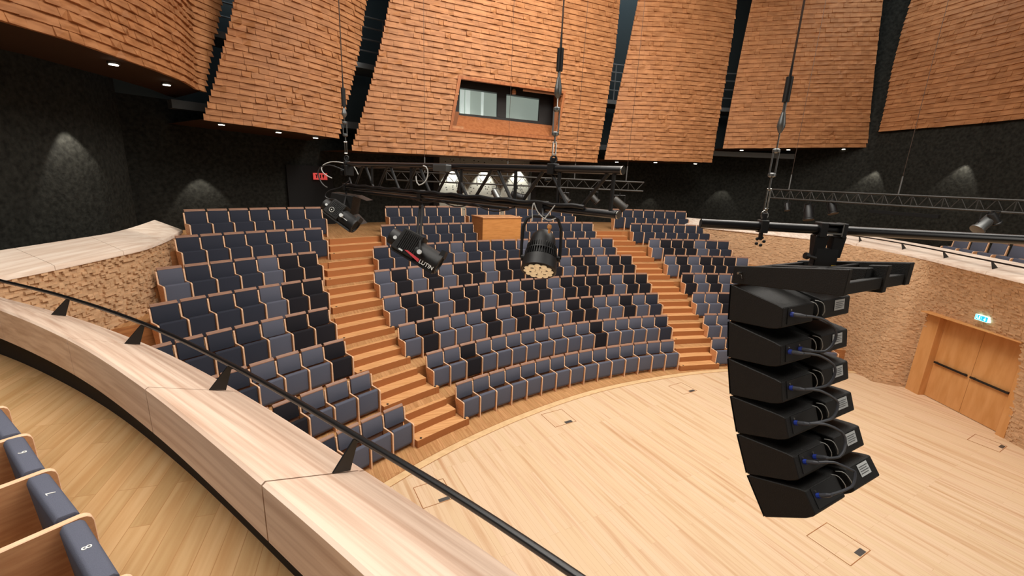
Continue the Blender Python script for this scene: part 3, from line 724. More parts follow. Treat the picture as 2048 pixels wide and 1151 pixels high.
# control-room window inside the widest panel
s3, p3, hm3, _, _ = SAILS['P3']
def inw(pt, d): return pt+Vector((pt.x-CX, pt.y-CY, 0)).normalized()*d
Hc = [s3.P(*q) for q in hm3]      # TL TR BR BL on the surface
cen = sum(Hc, Vector())/4; outd = Vector((cen.x-CX, cen.y-CY, 0)).normalized()
win = thing('control_room_window', 'lit control-room window with two panes in a slanted wooden recess', 'window', cen+outd*.7)
DEP = 1.0
def solve_plane(u, v, dist):      # sight line meets the glazing plane
    D = ray(u, v); return CAM+D*((cen+outd*dist-CAM).dot(outd)/D.dot(outd))
G = [solve_plane(*q, DEP) for q in ((921,157),(1108,184),(1105,251),(908,229))]
mb = MB(); mb.add([Hc[3], Hc[2], G[2], G[3]], [(0,1,2,3)]); mb.build('sill', M['sill'], win)
mb = MB(); mb.add([Hc[0], Hc[3], G[3], G[0]], [(0,1,2,3)]); mb.add([Hc[2], Hc[1], G[1], G[2]], [(0,1,2,3)]); mb.build('reveal', M['sill'], win)
hc_ = [sum(q[0] for q in hm3)/4, sum(q[1] for q in hm3)/4]
for j in range(4):
    (x0, y0), (x1, y1) = hm3[j], hm3[(j+1) % 4]
    def outp(x, y, k): dx, dy = x-hc_[0], y-hc_[1]; return s3.P(x+(.12*k if dx > 0 else -.12*k), y+(.1*k if dy > 0 else -.1*k))
    q4 = [outp(x0, y0, 0), outp(x1, y1, 0), outp(x1, y1, 1), outp(x0, y0, 1)]
    MB().hexa([p-outd*.03 for p in q4]+[p-outd*.085 for p in q4]).build('trim_board', M['sill'], win)
mb = MB(); mb.add([Hc[0], Hc[1], G[1], G[0]], [(0,1,2,3)]); mb.build('head', M['soffit'], win)
hx = (G[1]-G[0]); panes = [[(919.8,174.8),(995,184.5),(994.3,233),(918,226)], [(1013,187.5),(1079.7,197),(1077,242),(1012,235.5)]]
PG = [[solve_plane(*q, DEP) for q in pn] for pn in panes]
# frame built as bars around the panes
fr = MB()
def barq(a, b, c, d):
    fr.hexa([p+outd*.0 for p in (a, b, c, d)]+[p+outd*.08 for p in (a, b, c, d)])
A, B = PG
barq(G[0], G[1], B[1], A[0]); barq(A[3], B[2], G[2], G[3]); barq(G[0], A[0], A[3], G[3]); barq(A[1], B[0], B[3], A[2]); barq(B[1], G[1], G[2], B[2])
fr.build('window_frame', M['frame'], win)
for pn in PG:
    mb = MB(); q = [p+outd*.04 for p in pn]; mb.add(q, [(0,1,2,3)]); mb.build('pane', M['glass'], win)
mb = MB(); q = [p+outd*1.6 for p in (G[0]-hx*.4+Vector((0,0,.5)), G[1]+hx*.4+Vector((0,0,.5)), G[2]+hx*.4-Vector((0,0,.5)), G[3]-hx*.4-Vector((0,0,.5)))]; mb.add(q, [(0,1,2,3)]); mb.build('booth_wall', M['room'], win)
mb = MB(); c0 = PG[0]; e1 = (c0[1]-c0[0])
for k, w in ((.02, .14), (.22, .1), (.36, .12), (.8, .06)):
    a = c0[0]+e1*k+outd*.9; b = c0[0]+e1*(k+w)+outd*.9; mb.hexa([a+Vector((0,0,-1.6)), b+Vector((0,0,-1.6)), b+outd*.05+Vector((0,0,-1.6)), a+outd*.05+Vector((0,0,-1.6)), a+Vector((0,0,.1)), b+Vector((0,0,.1)), b+outd*.05+Vector((0,0,.1)), a+outd*.05+Vector((0,0,.1))])
mb.build('blind', M['room2'], win)
mb = MB(); q = solve_plane(1028, 178, DEP-.25); mb.lathe([(.05, 0), (.09, -.08), (.09, -.2)], q, (0,0,1), 12); o = mb.build('ceiling_speaker', M['seatwood']); tag(o, 'small pale cylinder fitting under the head of the control-room window', 'fitting')

# catwalk seen through the gaps between the panels
cw = thing('catwalk', 'grey service catwalk with tube railings behind the shingled panels', 'catwalk', pol(27, -20, CAMZ+3.8))
th = [-52+1.2*i for i in range(56)]
mb = MB(); zc = CAMZ+3.7
for i in range(len(th)-1): sector(mb, 26.2, 27.6, th[i], th[i+1], zc, zc+.18, 1)
mb.build('deck', M['cat'], cw)
for h in (.45, .85, 1.25, 1.6): MB().path([pol(26.3, t, zc+.18+h) for t in th], .03, 6).build('railing_tube', M['cat'], cw)
for t in th[::2]: MB().tube(pol(26.3, t, zc), pol(26.3, t, zc+1.8), .03, 6).build('railing_post', M['cat'], cw)
mb = MB()
for i in range(len(th)-1): sector(mb, 27.0, 27.4, th[i], th[i+1], CAMZ+1.6, CAMZ+1.85, 1)
mb.build('lower_beam', M['cat'], cw)
mb = MB()
for i in range(0, 9): sector(mb, 26.6, 27.2, th[i+7], th[i+8], CAMZ+6.55, CAMZ+6.85, 1)
mb.build('upper_beam', M['cat'], cw)

# desk in the seventh row
dk = thing('mixing_desk_box', 'plain oak control desk box among the upper centre seats', 'desk', pol(23.3, -29.4, 6*RISE))
z0 = 6*RISE; zt = CAMZ-1.545
mb = MB(); sector(mb, 23.0, 24.0, -31.42, -27.12, z0+.001, zt-.04, 1); mb.build('cabinet', M['desk'], dk, .008, 1)
mb = MB(); sector(mb, 22.97, 24.03, -31.46, -27.06, zt-.04, zt, 1); mb.build('desk_top', M['seatwood'], dk, .006, 1)

# hatches in the stage floor
for i, (u, v, s_, lab) in enumerate(((867,985,.32,'small floor hatch in the stage beside the near parapet'), (1117,835,.34,'floor hatch in the stage below the front row of seats'), (1365,776,.3,'floor hatch in the stage by the right aisle stairs'), (1676,1085,.36,'floor hatch in the stage under the loudspeakers'), (1974,885,.3,'floor hatch in the stage in front of the double door'))):
    c = on_z(u, v, .005); h = thing('floor_hatch', lab, 'hatch', c, 'stage floor hatches')
    TMt = Matrix.Translation(c) @ Matrix.Rotation(AX-PI/2, 4, 'Z'); mb = MB()
    for a in (-1, 1): mb.box((a*s_-.006,-s_,0),(a*s_+.006,s_,.0035),TMt); mb.box((-s_,a*s_-.006,0),(s_,a*s_+.006,.0035),TMt)
    mb.build('hatch_seam', M['riser'], h)
    mb = MB(); mb.box((.02,-s_*.95,0),(.24,-s_*.68,.006),TMt); mb.build('hatch_handle', M['dullsteel'], h)

# ------------------------------------------------------------------ rigging
def hang_hardware(label, foot, top, wire_r=.007, steps=None):
    """vertical suspension; steps are fractions of height above the foot in metres"""
    t = thing('suspension_cable', label, 'cable', foot, 'suspension cables')
    up = Vector((0,0,1)); p = lambda h: foot+up*h
    h = steps
    # eye ring and shackle at the foot
    rr = h['ring']
    MB().path([p(rr*1.1)+Vector((math.cos(a)*rr*.8, math.sin(a)*rr*.15, math.sin(a)*rr)) for a in [2*PI*k/14 for k in range(14)]], rr*.28, 8, closed=True).build('eye_ring', M[h.get('ringm', 'black')], t, smooth=True)
    a, b = h['link']; mb = MB()
    for sx in (-1, 1): mb.tube(p(a)+Vector((sx*rr*.4,0,0)), p(b)+Vector((sx*rr*.4,0,0)), rr*.22, 8)
    mb.tube(p(a-.0)-Vector((rr*.6,0,0)), p(a)+Vector((rr*.6,0,0)), rr*.25, 8); mb.tube(p(b)-Vector((rr*.6,0,0)), p(b)+Vector((rr*.6,0,0)), rr*.25, 8); mb.build('shackle', M['steel'], t, smooth=True)
    c, d = h['turn']; mb = MB()
    for sx in (-1, 1): mb.tube(p(c)+Vector((sx*rr*.75,0,0)), p(d)+Vector((sx*rr*.75,0,0)), rr*.22, 8)
    mb.lathe([(rr*.5,-rr*.6),(rr*1.0,-rr*.3),(rr*1.0,rr*.3),(rr*.5,rr*.6)], p(c), up, 10); mb.lathe([(rr*.5,-rr*.6),(rr*1.0,-rr*.3),(rr*1.0,rr*.3),(rr*.5,rr*.6)], p(d), up, 10)
    mb.build('turnbuckle', M['dullsteel'], t, smooth=True)
    MB().tube(p(b), p(c), rr*.25, 8).build('lower_rod', M['dullsteel'], t)
    e, f = h['fork']; MB().lathe([(rr*.4,0),(rr*1.0,.03),(rr*.95,(f-e)*.5),(rr*.5,f-e)], p(e), up, 10).build('fork_end', M['dullsteel'], t, smooth=True)
    MB().tube(p(d), p(e), rr*.2, 8).build('upper_rod', M['steel'], t)
    g, i = h['sleeve']; MB().tube(p(g), p(i), rr*.85, 12).build('sleeve', M['black'], t, smooth=True)
    MB().tube(p(f), p(g), rr*.4, 8).build('thimble', M['dullsteel'], t)
    MB().tube(p(i), p(i+(i-g)*.75), rr*.35, 8, rr*.2).build('ferrule', M['black'], t)
    MB().tube(p(i), top, wire_r, 6).build('wire', M['wire'], t)
    return t
def trussd(x): return 1/(.37+.00033*(x-1241))
TA, TB = at(1246, 337, trussd(1246)), at(690, 329.5, trussd(690)); TA.z = TB.z = (TA.z+TB.z)/2
TH = .275; tdir = (TB-TA).normalized(); tlen = (TB-TA).length
tr = thing('lighting_truss', 'black ladder lighting truss hanging across the centre of the photo', 'truss', (TA+TB)/2-Vector((0,0,TH)))
R_ = .0265
for zz, nm in ((0, 'top_chord'), (-TH, 'bottom_chord')):
    o = MB().tube(TA+Vector((0,0,zz))-tdir*(.0 if zz == 0 else -.01), TB+Vector((0,0,zz)), R_, 16).build(nm, M['blackgloss'], tr, smooth=True)
for zz in (0, -TH):
    MB().tube(TA+Vector((0,0,zz))-tdir*.004, TA+Vector((0,0,zz))+tdir*.004, R_*1.02, 16).build('end_cap', M['steel'], tr)
nb = 14; sp_ = tlen/nb
for i in range(nb):
    a = TA+tdir*(sp_*(i+.3)); b = TA+tdir*(sp_*(i+1.15 if i < nb-1 else i+.95))
    if i % 2 == 0: q0, q1 = a, b-Vector((0,0,TH))
    else: q0, q1 = a-Vector((0,0,TH))+tdir*.03, b
    MB().tube(q0, q1, .0135, 8).build('brace', M['black'], tr)
for s_ in (.06, .5, .93, 1.6, 2.4, 3.2):
    if s_ < tlen: MB().tube(TA+tdir*s_, TA+tdir*s_-Vector((0,0,TH)), .0135, 8).build('upright', M['black'], tr)
# second tube and cable loom carried on the truss
off = Vector((-tdir.y, tdir.x, 0)); off = off if off.y > 0 else -off
MB().tube(TA+tdir*1.1+off*.17-Vector((0,0,.02)), TB+off*.17-Vector((0,0,.02)), .02, 10).build('rear_tube', M['black'], tr, smooth=True)
MB().tube(TA+tdir*1.1+off*.1-Vector((0,0,TH+.05)), TB+off*.1-Vector((0,0,TH+.05)), .016, 10).build('lower_conduit', M['black'], tr, smooth=True)
loom = [TA+tdir*(.25+tlen*.93*k/40)+Vector((0,0,-TH+.03+.006*math.sin(k*1.7)))-off*(.025+.008*math.sin(k*.9)) for k in range(41)]
o = MB().path(loom, .016, 7).build('cable_loom', M['cableblk'], None, smooth=True); tag(o, 'bundle of black cables lying along the bottom chord of the truss', 'cable')
loom2 = [TA+tdir*(.9+.5*k/12*3)+Vector((0,0,-TH-.02-.05*abs(math.sin(k*.8))))-off*.03 for k in range(13)]
o = MB().path(catmull(loom2, .04), .006, 6).build('drooping_cable', M['cableblk'], None, smooth=True); tag(o, 'thin black cable drooping in loops under the truss', 'cable')
c0 = TB+Vector((0,0,.0))
for k, (m_, pts) in enumerate((('whitecable', [(718,352),(706,330),(690,326),(664,323),(646,330),(643,340),(652,350),(664,356)]), ('cableblk', [(700,360),(680,375),(660,380),(650,390),(655,397),(668,398)]), ('cableblk', [(700,345),(660,330),(640,335),(636,350),(645,368),(655,375)]))):
    o = MB().path(catmull([at(u, v, trussd(690)*.99) for u, v in pts], .03), .008 if k else .006, 7).build('loose_cable', M[m_], None, smooth=True)
    tag(o, ('pale cable looping off the left end of the truss', 'black cable curling above the left spotlight', 'black cable arching around the left truss end')[k], 'cable')
o = MB().path(catmull([at(u, v, trussd(850)*.98) for u, v in ((846,331),(853,334),(856,345),(852,362),(838,370),(833,362),(832,352))], .03), .006, 7).build('loose_cable', M['whitecable'], None, smooth=True); tag(o, 'pale cable hanging in a loop at the truss above the middle spotlight', 'cable')
# small silver boxes on the truss
bx = at(884, 336, trussd(884)*.97); o = MB().box((-.1,-.03,-.03),(.1,.03,.03), frame(bx, tdir, off)).build('junction_box', M['dullsteel'], None, .004, 1); tag(o, 'small dull metal box strapped below the top chord of the truss', 'box')

# suspensions: left and right of the truss, and the loudspeaker bar
fL_ = TA+tdir*(tlen*.985)+Vector((0,0,R_)); fR_ = TA+tdir*((1246-1107)/F*trussd(1107)*1.0*1.32)+Vector((0,0,R_))
def along(x):     # parameter on the truss whose picture abscissa is x
    best = None
    for k in range(400):
        q = TA+tdir*(tlen*k/399)-CAM; u = q.dot(_r)/q.dot(_f)*F+1024
        if best is None or abs(u-x) < best[0]: best = (abs(u-x), TA+tdir*(tlen*k/399))
    return best[1]
def hook(parent_pt, d): pass
for x, lab in ((693.5, 'wire with shackles holding the left end of the lighting truss'), (1107, 'wire with turnbuckle and black sleeve near the right end of the lighting truss')):
    q = along(x)
    cl = MB(); Mx = frame(q, tdir, off); cl.box((-.03,-.035,-.035),(.03,.035,.04), Mx); cl.box((-.012,-.012,-.075),(.012,.012,-.03), Mx); cl.lathe([(.012,0),(.012,.05)], q-Vector((0,0,.08))-off*.03, -off, 8)
    o = cl.build('truss_clamp', M['black'], None, .004, 1); tag(o, 'black pipe clamp under the %s truss suspension' % ('left' if x < 900 else 'right'), 'clamp')
    sc = (1/trussd(x))/.325; k = trussd(x)/F
    st = dict(ring=.026, link=(.06,.14), turn=(.20,.36), fork=(.43,.56), sleeve=(.60,.74)) if x > 900 else dict(ring=.03, link=(.09,.22), turn=(.30,.44), fork=(.5,.6), sleeve=(.62,.82))
    hang_hardware(lab, q+Vector((0,0,.035)), Vector((q.x, q.y, 15.9)), .006, st)
# loudspeaker bar
BD = 2.42
BA, BB = at(1401, 450.5, BD), at(2120, 480, BD*.94); BA.z = BB.z = (BA.z+BB.z)/2+.002; bdir = (BB-BA).normalized(); boff = Vector((-bdir.y, bdir.x, 0))
bar = thing('rigging_bar', 'thick black horizontal pipe carrying the loudspeaker stack', 'pipe', (BA+BB)/2)
MB().tube(BA, BB+bdir*.6, .0255, 20).build('pipe', M['blackgloss'], bar, smooth=True)
MB().tube(BA-bdir*.002, BA+bdir*.003, .023, 16).build('end_cap', M['dark'], bar)
def along_bar(x):
    best = None
    for k in range(600):
        q = BA+(BB-BA)*(k/599); w = q-CAM; u = w.dot(_r)/w.dot(_f)*F+1024
        if best is None or abs(u-x) < best[0]: best = (abs(u-x), q)
    return best[1]
q = along_bar(1525); Mx = frame(q, bdir, boff)
cl = MB(); cl.box((-.02,-.033,-.033),(.02,.033,.036), Mx); cl.box((-.012,-.012,.03),(.012,.012,.075), Mx); cl.box((-.008,-.012,-.075),(.008,.012,-.03), Mx)
for a in range(5): cl.lathe([(.011,0),(.008,.012)], q-Vector((0,0,.082))+Vector((math.cos(a*1.257)*.022, 0, math.sin(a*1.257)*.022)), -boff, 8)
o = cl.build('pipe_clamp', M['black'], None, .004, 1); tag(o, 'black clamp with wing knob at the foot of the third suspension', 'clamp')
hang_hardware('wire with long turnbuckle holding the left end of the loudspeaker pipe', q+Vector((0,0,.04)), Vector((q.x, q.y, 15.9)), .005, dict(ring=.02, ringm='steel', link=(.055,.16), turn=(.235,.36), fork=(.45,.55), sleeve=(.60,.72)))
q2 = along_bar(1950); 
# clamp and hanging bracket for the stack
qb = along_bar(1664); Mx = frame(qb, bdir, boff)
br = thing('speaker_hanger', 'black clamp and bracket joining the loudspeaker stack to the pipe', 'bracket', qb-Vector((0,0,.12)))
cl = MB(); cl.box((-.075,-.04,-.04),(-.04,.04,.04), Mx); cl.box((.035,-.04,-.04),(.06,.04,.04), Mx); cl.box((-.04,-.036,.026),(.035,.036,.038), Mx); cl.box((-.04,-.034,-.036),(.035,-.026,-.028), Mx); cl.build('pipe_clamp', M['black'], br, .004, 1)
cl = MB()
for sx in (-.06, .03): cl.hexa([Mx @ Vector(p) for p in ((sx-.02,-.02,-.15),(sx+.035,-.02,-.15),(sx+.035,.02,-.15),(sx-.02,.02,-.15),(sx-.02-.01,-.03,-.03),(sx+.04,-.03,-.03),(sx+.04,.03,-.03),(sx-.03,.03,-.03))])
cl.box((-.07,-.025,-.2),(.05,.025,-.1), Mx); cl.hexa([Mx @ Vector(p) for p in ((-.085,-.02,-.30),(.03,-.02,-.30),(.03,.02,-.30),(-.085,.02,-.30),(-.07,-.025,-.19),(.05,-.025,-.19),(.05,.025,-.19),(-.07,.025,-.19))]); cl.build('drop_bracket', M['black'], br, .004, 1)
cl = MB(); cl.tube(Mx @ Vector((-.07,-.03,-.155)), Mx @ Vector((-.115,-.04,-.145)), .01, 8); cl.lathe([(.018,0),(.018,.02)], Mx @ Vector((-.115,-.04,-.145)), (-1,0,.2), 8); cl.build('side_knob', M['black'], br)
cl = MB(); cl.box((.025,-.03,-.215),(.05,-.02,-.19), Mx); cl.build('yellow_tag', M['yellow'], br)
cl = MB(); cl.box((.03,-.042,-.03),(.036,-.036,.04), Mx); cl.build('bolt', M['steel'], br)
cl = MB(); cl.box((-.045,-.042,-.02),(.035,-.037,-.012), Mx); cl.build('latch_bar', M['steel'], br)

# ------------------------------------------------------------------ loudspeaker stack
FD = Vector((-math.sin(math.radians(29.5)), math.cos(math.radians(29.5)), 0)); LAT = Vector((FD.y, -FD.x, 0))
DEPTH0 = 2.36
A0 = at(1462, 567, DEPTH0)
def on_side(u, v, off_=0):      # sight line meets the vertical plane of the cabinets' near sides
    D = ray(u, v); return CAM+D*((A0+LAT*off_-CAM).dot(LAT)/D.dot(LAT))
WID = .66
front = [(1462,567),(1457,641),(1456,715),(1461,790),(1474,866),(1494,948),(1530,1035)]
rear_t = [(1567,606),(1561,681),(1563,752),(1570,825),(1585,899),(1611,966)]       # top edge break
rear_b = [(1640,637),(1633,712),(1632,790),(1640,865),(1655,938),(1685,1008)]
cols = ('topmost','second from the top','third from the top','third from the bottom','second from the bottom','bottom')
SPK = []
FP = [on_side(*p) for p in front]
for i in range(6):
    p0, p1 = FP[i], FP[i+1]               # front top, front bottom (near side)
    dn_ = (p1-p0); h = dn_.length; dv = dn_/h
    bk = Vector(-FD); bk = (bk-dv*bk.dot(dv)); bk.normalize()      # rearward, square to the front
    e = thing('loudspeaker_cabinet', 'black wedge loudspeaker cabinet, %s of the hanging stack' % cols[i], 'loudspeaker', (p0+p1)/2+bk*.2+LAT*WID/2, 'hanging loudspeaker cabinets')
    # side outline in (back, down): full height at the front, top falling to the rear
    DEEP = .285; g = .003
    pts = [(0, g), (DEEP-.03, h*.36), (DEEP, h*.42), (DEEP, h*.9), (DEEP-.02, h-.012), (DEEP-.06, h-.004), (0, h-g)]
    def Q(b, d, w, p0=p0, bk=bk, dv=dv): return p0+bk*b+dv*d+LAT*w
    for w0, w1, nm in ((0, WID*.43, 'left_body'), (WID*.57, WID, 'right_body')):
        mb = MB(); mb.prism([Q(b, d, w0) for b, d in pts], LAT*(w1-w0)); mb.build('enclosure_half', M['cab'], e, .004, 1)
    mb = MB(); mb.prism([Q(b*.8 if b > .15 else b, d, WID*.43) for b, d in pts], LAT*(WID*.14)); mb.build('rear_recess', M['grille'], e)
    mb = MB(); mb.add([Q(-.006, .006, .0), Q(-.006, .006, WID), Q(-.006, h-.006, WID), Q(-.006, h-.006, 0)], [(0,1,2,3)]); mb.build('front_grille', M['grille'], e)
    # rear connector plate and blue plug on the near half
    cx, cy, cz = WID*.27, DEEP+.003, h*.62
    mb = MB(); mb.hexa([Q(DEEP, h*.42, WID*.06), Q(DEEP, h*.42, WID*.4), Q(DEEP, h*.84, WID*.4), Q(DEEP, h*.84, WID*.06), Q(DEEP+.004, h*.42, WID*.06), Q(DEEP+.004, h*.42, WID*.4), Q(DEEP+.004, h*.84, WID*.4), Q(DEEP+.004, h*.84, WID*.06)]); mb.build('connector_plate', M['black'], e)
    for k in range(2 if i in (1, 4) else 1):
        pq = Q(DEEP, h*.6, WID*(.1+.14*k)); ax = (bk+LAT*.15)
        MB().lathe([(.013,0),(.013,.018)], pq, ax, 10).build('plug_collar', M['blue'], e)
        MB().lathe([(.011,.018),(.011,.05),(.007,.07)], pq, ax, 10).build('plug_body', M['cable'], e)
        MB().lathe([(.006,0),(.006,.006)], pq-dv*.02, ax, 8).build('latch', M['steel'], e)
    # label on the far half
    lx0, lx1 = WID*.74, WID*.9
    mb = MB(); mb.add([Q(DEEP+.003, h*.46, lx0), Q(DEEP+.003, h*.46, lx1), Q(DEEP+.003, h*.74, lx1), Q(DEEP+.003, h*.74, lx0)], [(0,1,2,3)]); lb_ = mb.build('rating_label', M['label'], e)
    mb = MB()
    for k in range(4): yk = h*(.52+.05*k); mb.add([Q(DEEP+.0045, yk, lx0+.008), Q(DEEP+.0045, yk, lx1-.01-.012*(k % 2)), Q(DEEP+.0045, yk+.003, lx1-.01-.012*(k % 2)), Q(DEEP+.0045, yk+.003, lx0+.008)], [(0,1,2,3)])
    mb.build('label_print', M['ink'], lb_)
    # safety wires at the centre
    for k, (a, b) in enumerate(((.41, .47), (.50, .57))):
        pts_ = [Q(DEEP-.02, h*.40, WID*a), Q(DEEP+.015, h*.44, WID*(a+b)/2-.015), Q(DEEP+.02, h*.66, WID*(a+b)/2), Q(DEEP-.0, h*.8, WID*b)]
        MB().path(catmull(pts_, .015), .0022, 6).build('pin_lanyard', M['whitecable'], e, smooth=True)
    SPK.append((Q, h, DEEP, bk, dv))
for i in range(5):
    Q, h, D_, bk, dv = SPK[i]; Q2, h2, _, bk2, _ = SPK[i+1]
    a = Q(D_+.06, h*.6, WID*.12); b = Q2(D_+.06, h2*.6, WID*(.24 if i in (0, 3) else .12)); m1 = Q(D_+.13, h*.9, WID*.34); m2 = Q2(D_+.13, h2*.3, WID*.36)
    o = MB().path(catmull([a, Q(D_+.10, h*.66, WID*.23), m1, m2, Q2(D_+.11, h2*.58, WID*.3), b], .02), .0065, 8).build('speaker_jumper_cable', M['cable'], None, smooth=True)
    tag(o, 'grey jumper cable linking the %s loudspeaker to the one below' % ('topmost', 'second', 'third', 'fourth', 'fifth')[i], 'cable', 'loudspeaker jumper cables')
# top rigging frame
fl, fr_, up = on_side(1463, 531), on_side(1692, 545), Vector((0,0,1))
rg = thing('speaker_rigging', 'black steel frame on top of the loudspeaker stack with bars reaching right', 'rigging frame', fl+LAT*WID/2)
bk = -FD; hgt = .083
p = FP[0]+up*.004
def B3(b, w, z): return p+bk*b+LAT*w+up*(z*(1+.5*b)+b*.12)
LB = .53
def rbox(nm, b0, b1, w0, w1, z0, z1):
    MB().hexa([B3(b0,w0,z0),B3(b1,w0,z0),B3(b1,w1,z0),B3(b0,w1,z0),B3(b0,w0,z1),B3(b1,w0,z1),B3(b1,w1,z1),B3(b0,w1,z1)]).build(nm, M['cab'], rg, .003, 1)
rbox('near_side_plate', 0, LB, 0, .03, 0, hgt*1.15); rbox('far_side_plate', 0, LB, WID-.05, WID, 0, hgt*1.1)
rbox('front_bar', 0, .04, .03, WID-.05, 0, hgt); rbox('rear_bar', LB-.05, LB-.01, .03, WID-.05, 0, .045); rbox('middle_bar', LB*.55, LB*.6, .03, WID-.05, .03, hgt)
rbox('rear_post', LB-.08, LB, WID*.56, WID*.62, -.015, hgt*1.1); rbox('spine_bar', .04, LB-.05, WID*.44, WID*.54, .035, hgt)
mb = MB(); mb.lathe([(.006,0),(.006,.03)], B3(.05,-.004,.06), -LAT, 8); mb.path([B3(.05,-.01,.06), B3(.06,-.012,.045), B3(.065,-.012,.03)], .003, 6); mb.build('locking_pin', M['steel'], rg)

# ------------------------------------------------------------------ spotlights
def lathe_obj(prof, base, axis, m, name, par, n=24): return MB().lathe(prof, base, axis, n).build(name, m, par, smooth=True)
def par_lamp():
    d = trussd(1088)*.985; lensc = at(1077, 541, d); top = at(1092, 464, d)
    ax = Vector((-.02, -.62, -.80)).normalized()       # beam direction
    ax = (ax+_r*(-.1)).normalized()
    L = .30; base = lensc-ax*L
    t = thing('led_par_lamp', 'black finned LED par lamp with cream lenses hanging under the truss', 'stage light', base)
    R0 = .122
    lathe_obj([(.02,-.02),(.06,-.012),(.085,.02),(.094,.06),(.096,.1)], base, ax, M['black'], 'rear_housing', t)
    lathe_obj([(.096,.1),(.1,.11),(.1,.2)], base, ax, M['black'], 'heat_sink_core', t)
    mb = MB(); a = ax.cross(Vector((0,0,1))).normalized(); b = a.cross(ax).normalized()
    for k in range(40):
        an = 2*PI*k/40; rad = a*math.cos(an)+b*math.sin(an); tg = rad.cross(ax)
        for h0, h1, rr in ((.105,.15,.111),(.16,.205,.118)):
            q = base+rad*.095
            mb.hexa([q+ax*h0-tg*.003, q+ax*h0+tg*.003, base+rad*rr+ax*h0+tg*.003, base+rad*rr+ax*h0-tg*.003, q+ax*h1-tg*.003, q+ax*h1+tg*.003, base+rad*rr+ax*h1+tg*.003, base+rad*rr+ax*h1-tg*.003])
    mb.build('cooling_fins', M['black'], t)
    lathe_obj([(.1,.148),(.116,.15),(.116,.158),(.1,.16)], base, ax, M['black'], 'band', t)
    lathe_obj([(.1,.205),(R0,.21),(R0+.004,.27),(R0+.006,.3),(R0-.004,.305),(.112,.302)], base, ax, M['black'], 'front_bezel', t, 32)
    lathe_obj([(.112,.3),(.112,.303)], base, ax, M['dark'], 'lens_plate', t)
    mb = MB(); cells = [(0,0)]; cells = []
    for rr, n, o in ((.0,1,0),(.046,6,.3),(.086,12,0)):
        for k in range(n):
            an = 2*PI*k/n+o; c = base+ax*.303+a*(rr*math.cos(an))+b*(rr*math.sin(an))
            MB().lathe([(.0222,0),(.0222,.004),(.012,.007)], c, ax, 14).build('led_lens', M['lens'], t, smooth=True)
    # yoke
    piv = base+ax*.2; side = _r-ax*_r.dot(ax); side.normalize(); side = Vector((_r.x, _r.y, 0)).normalized()
    upv = Vector((0,0,1)); yw = .14; topz = .30
    pts = [piv-side*yw, piv-side*yw+upv*.1, piv-side*(yw-.005)+upv*.22, piv-side*(yw-.03)+upv*(topz-.02), piv-side*(yw-.07)+upv*topz, piv+side*(yw-.07)+upv*topz, piv+side*(yw-.03)+upv*(topz-.02), piv+side*(yw-.005)+upv*.22, piv+side*yw+upv*.1, piv+side*yw]
    MB().path(pts, .011, 8).build('yoke', M['black'], t, smooth=True)
    mb = MB()
    for sgn in (-1, 1): mb.lathe([(.024,0),(.024,.02)], piv+side*(yw-.02)*sgn, side*sgn, 10)
    mb.build('yoke_knobs', M['black'], t)
    ct = piv+upv*topz; hq = along(1090)-Vector((0,0,TH)); mb = MB(); mb.tube(ct, hq, .012, 8); mb.box((-.03,-.035,-.045),(.03,.035,.04), frame(hq, tdir, off)); mb.build('hook_clamp', M['black'], t, .003, 1)
    pl = base+ax*.0+a*.03-ax*.01; lathe_obj([(.009,0),(.009,.03),(.016,.035),(.016,.055),(.012,.06)], at(1098, 466, d), (0,0,1), M['orange'], 'power_plug', t, 12)
    o = MB().path(catmull([at(u, v, d*.98) for u, v in ((1068,405),(1076,425),(1094,440),(1108,438),(1112,436))], .02), .004, 6).build('loose_cable', M['whitecable'], None, smooth=True); tag(o, 'pale cable drooping over the yoke of the LED par lamp', 'cable')
    o = MB().path(catmull([at(u, v, d*.98) for u, v in ((1110,410),(1098,426),(1088,438),(1084,440))], .02), .004, 6).build('loose_cable', M['whitecable'], None, smooth=True); tag(o, 'second pale cable falling from truss to LED par lamp', 'cable')
    o = MB().path(catmull([at(u, v, d*.98) for u, v in ((1067,406),(1064,420),(1065,432),(1064,442))], .02), .004, 6).build('loose_cable', M['whitecable'], None, smooth=True); tag(o, 'short pale cable end hanging left of the LED par lamp', 'cable')
par_lamp()

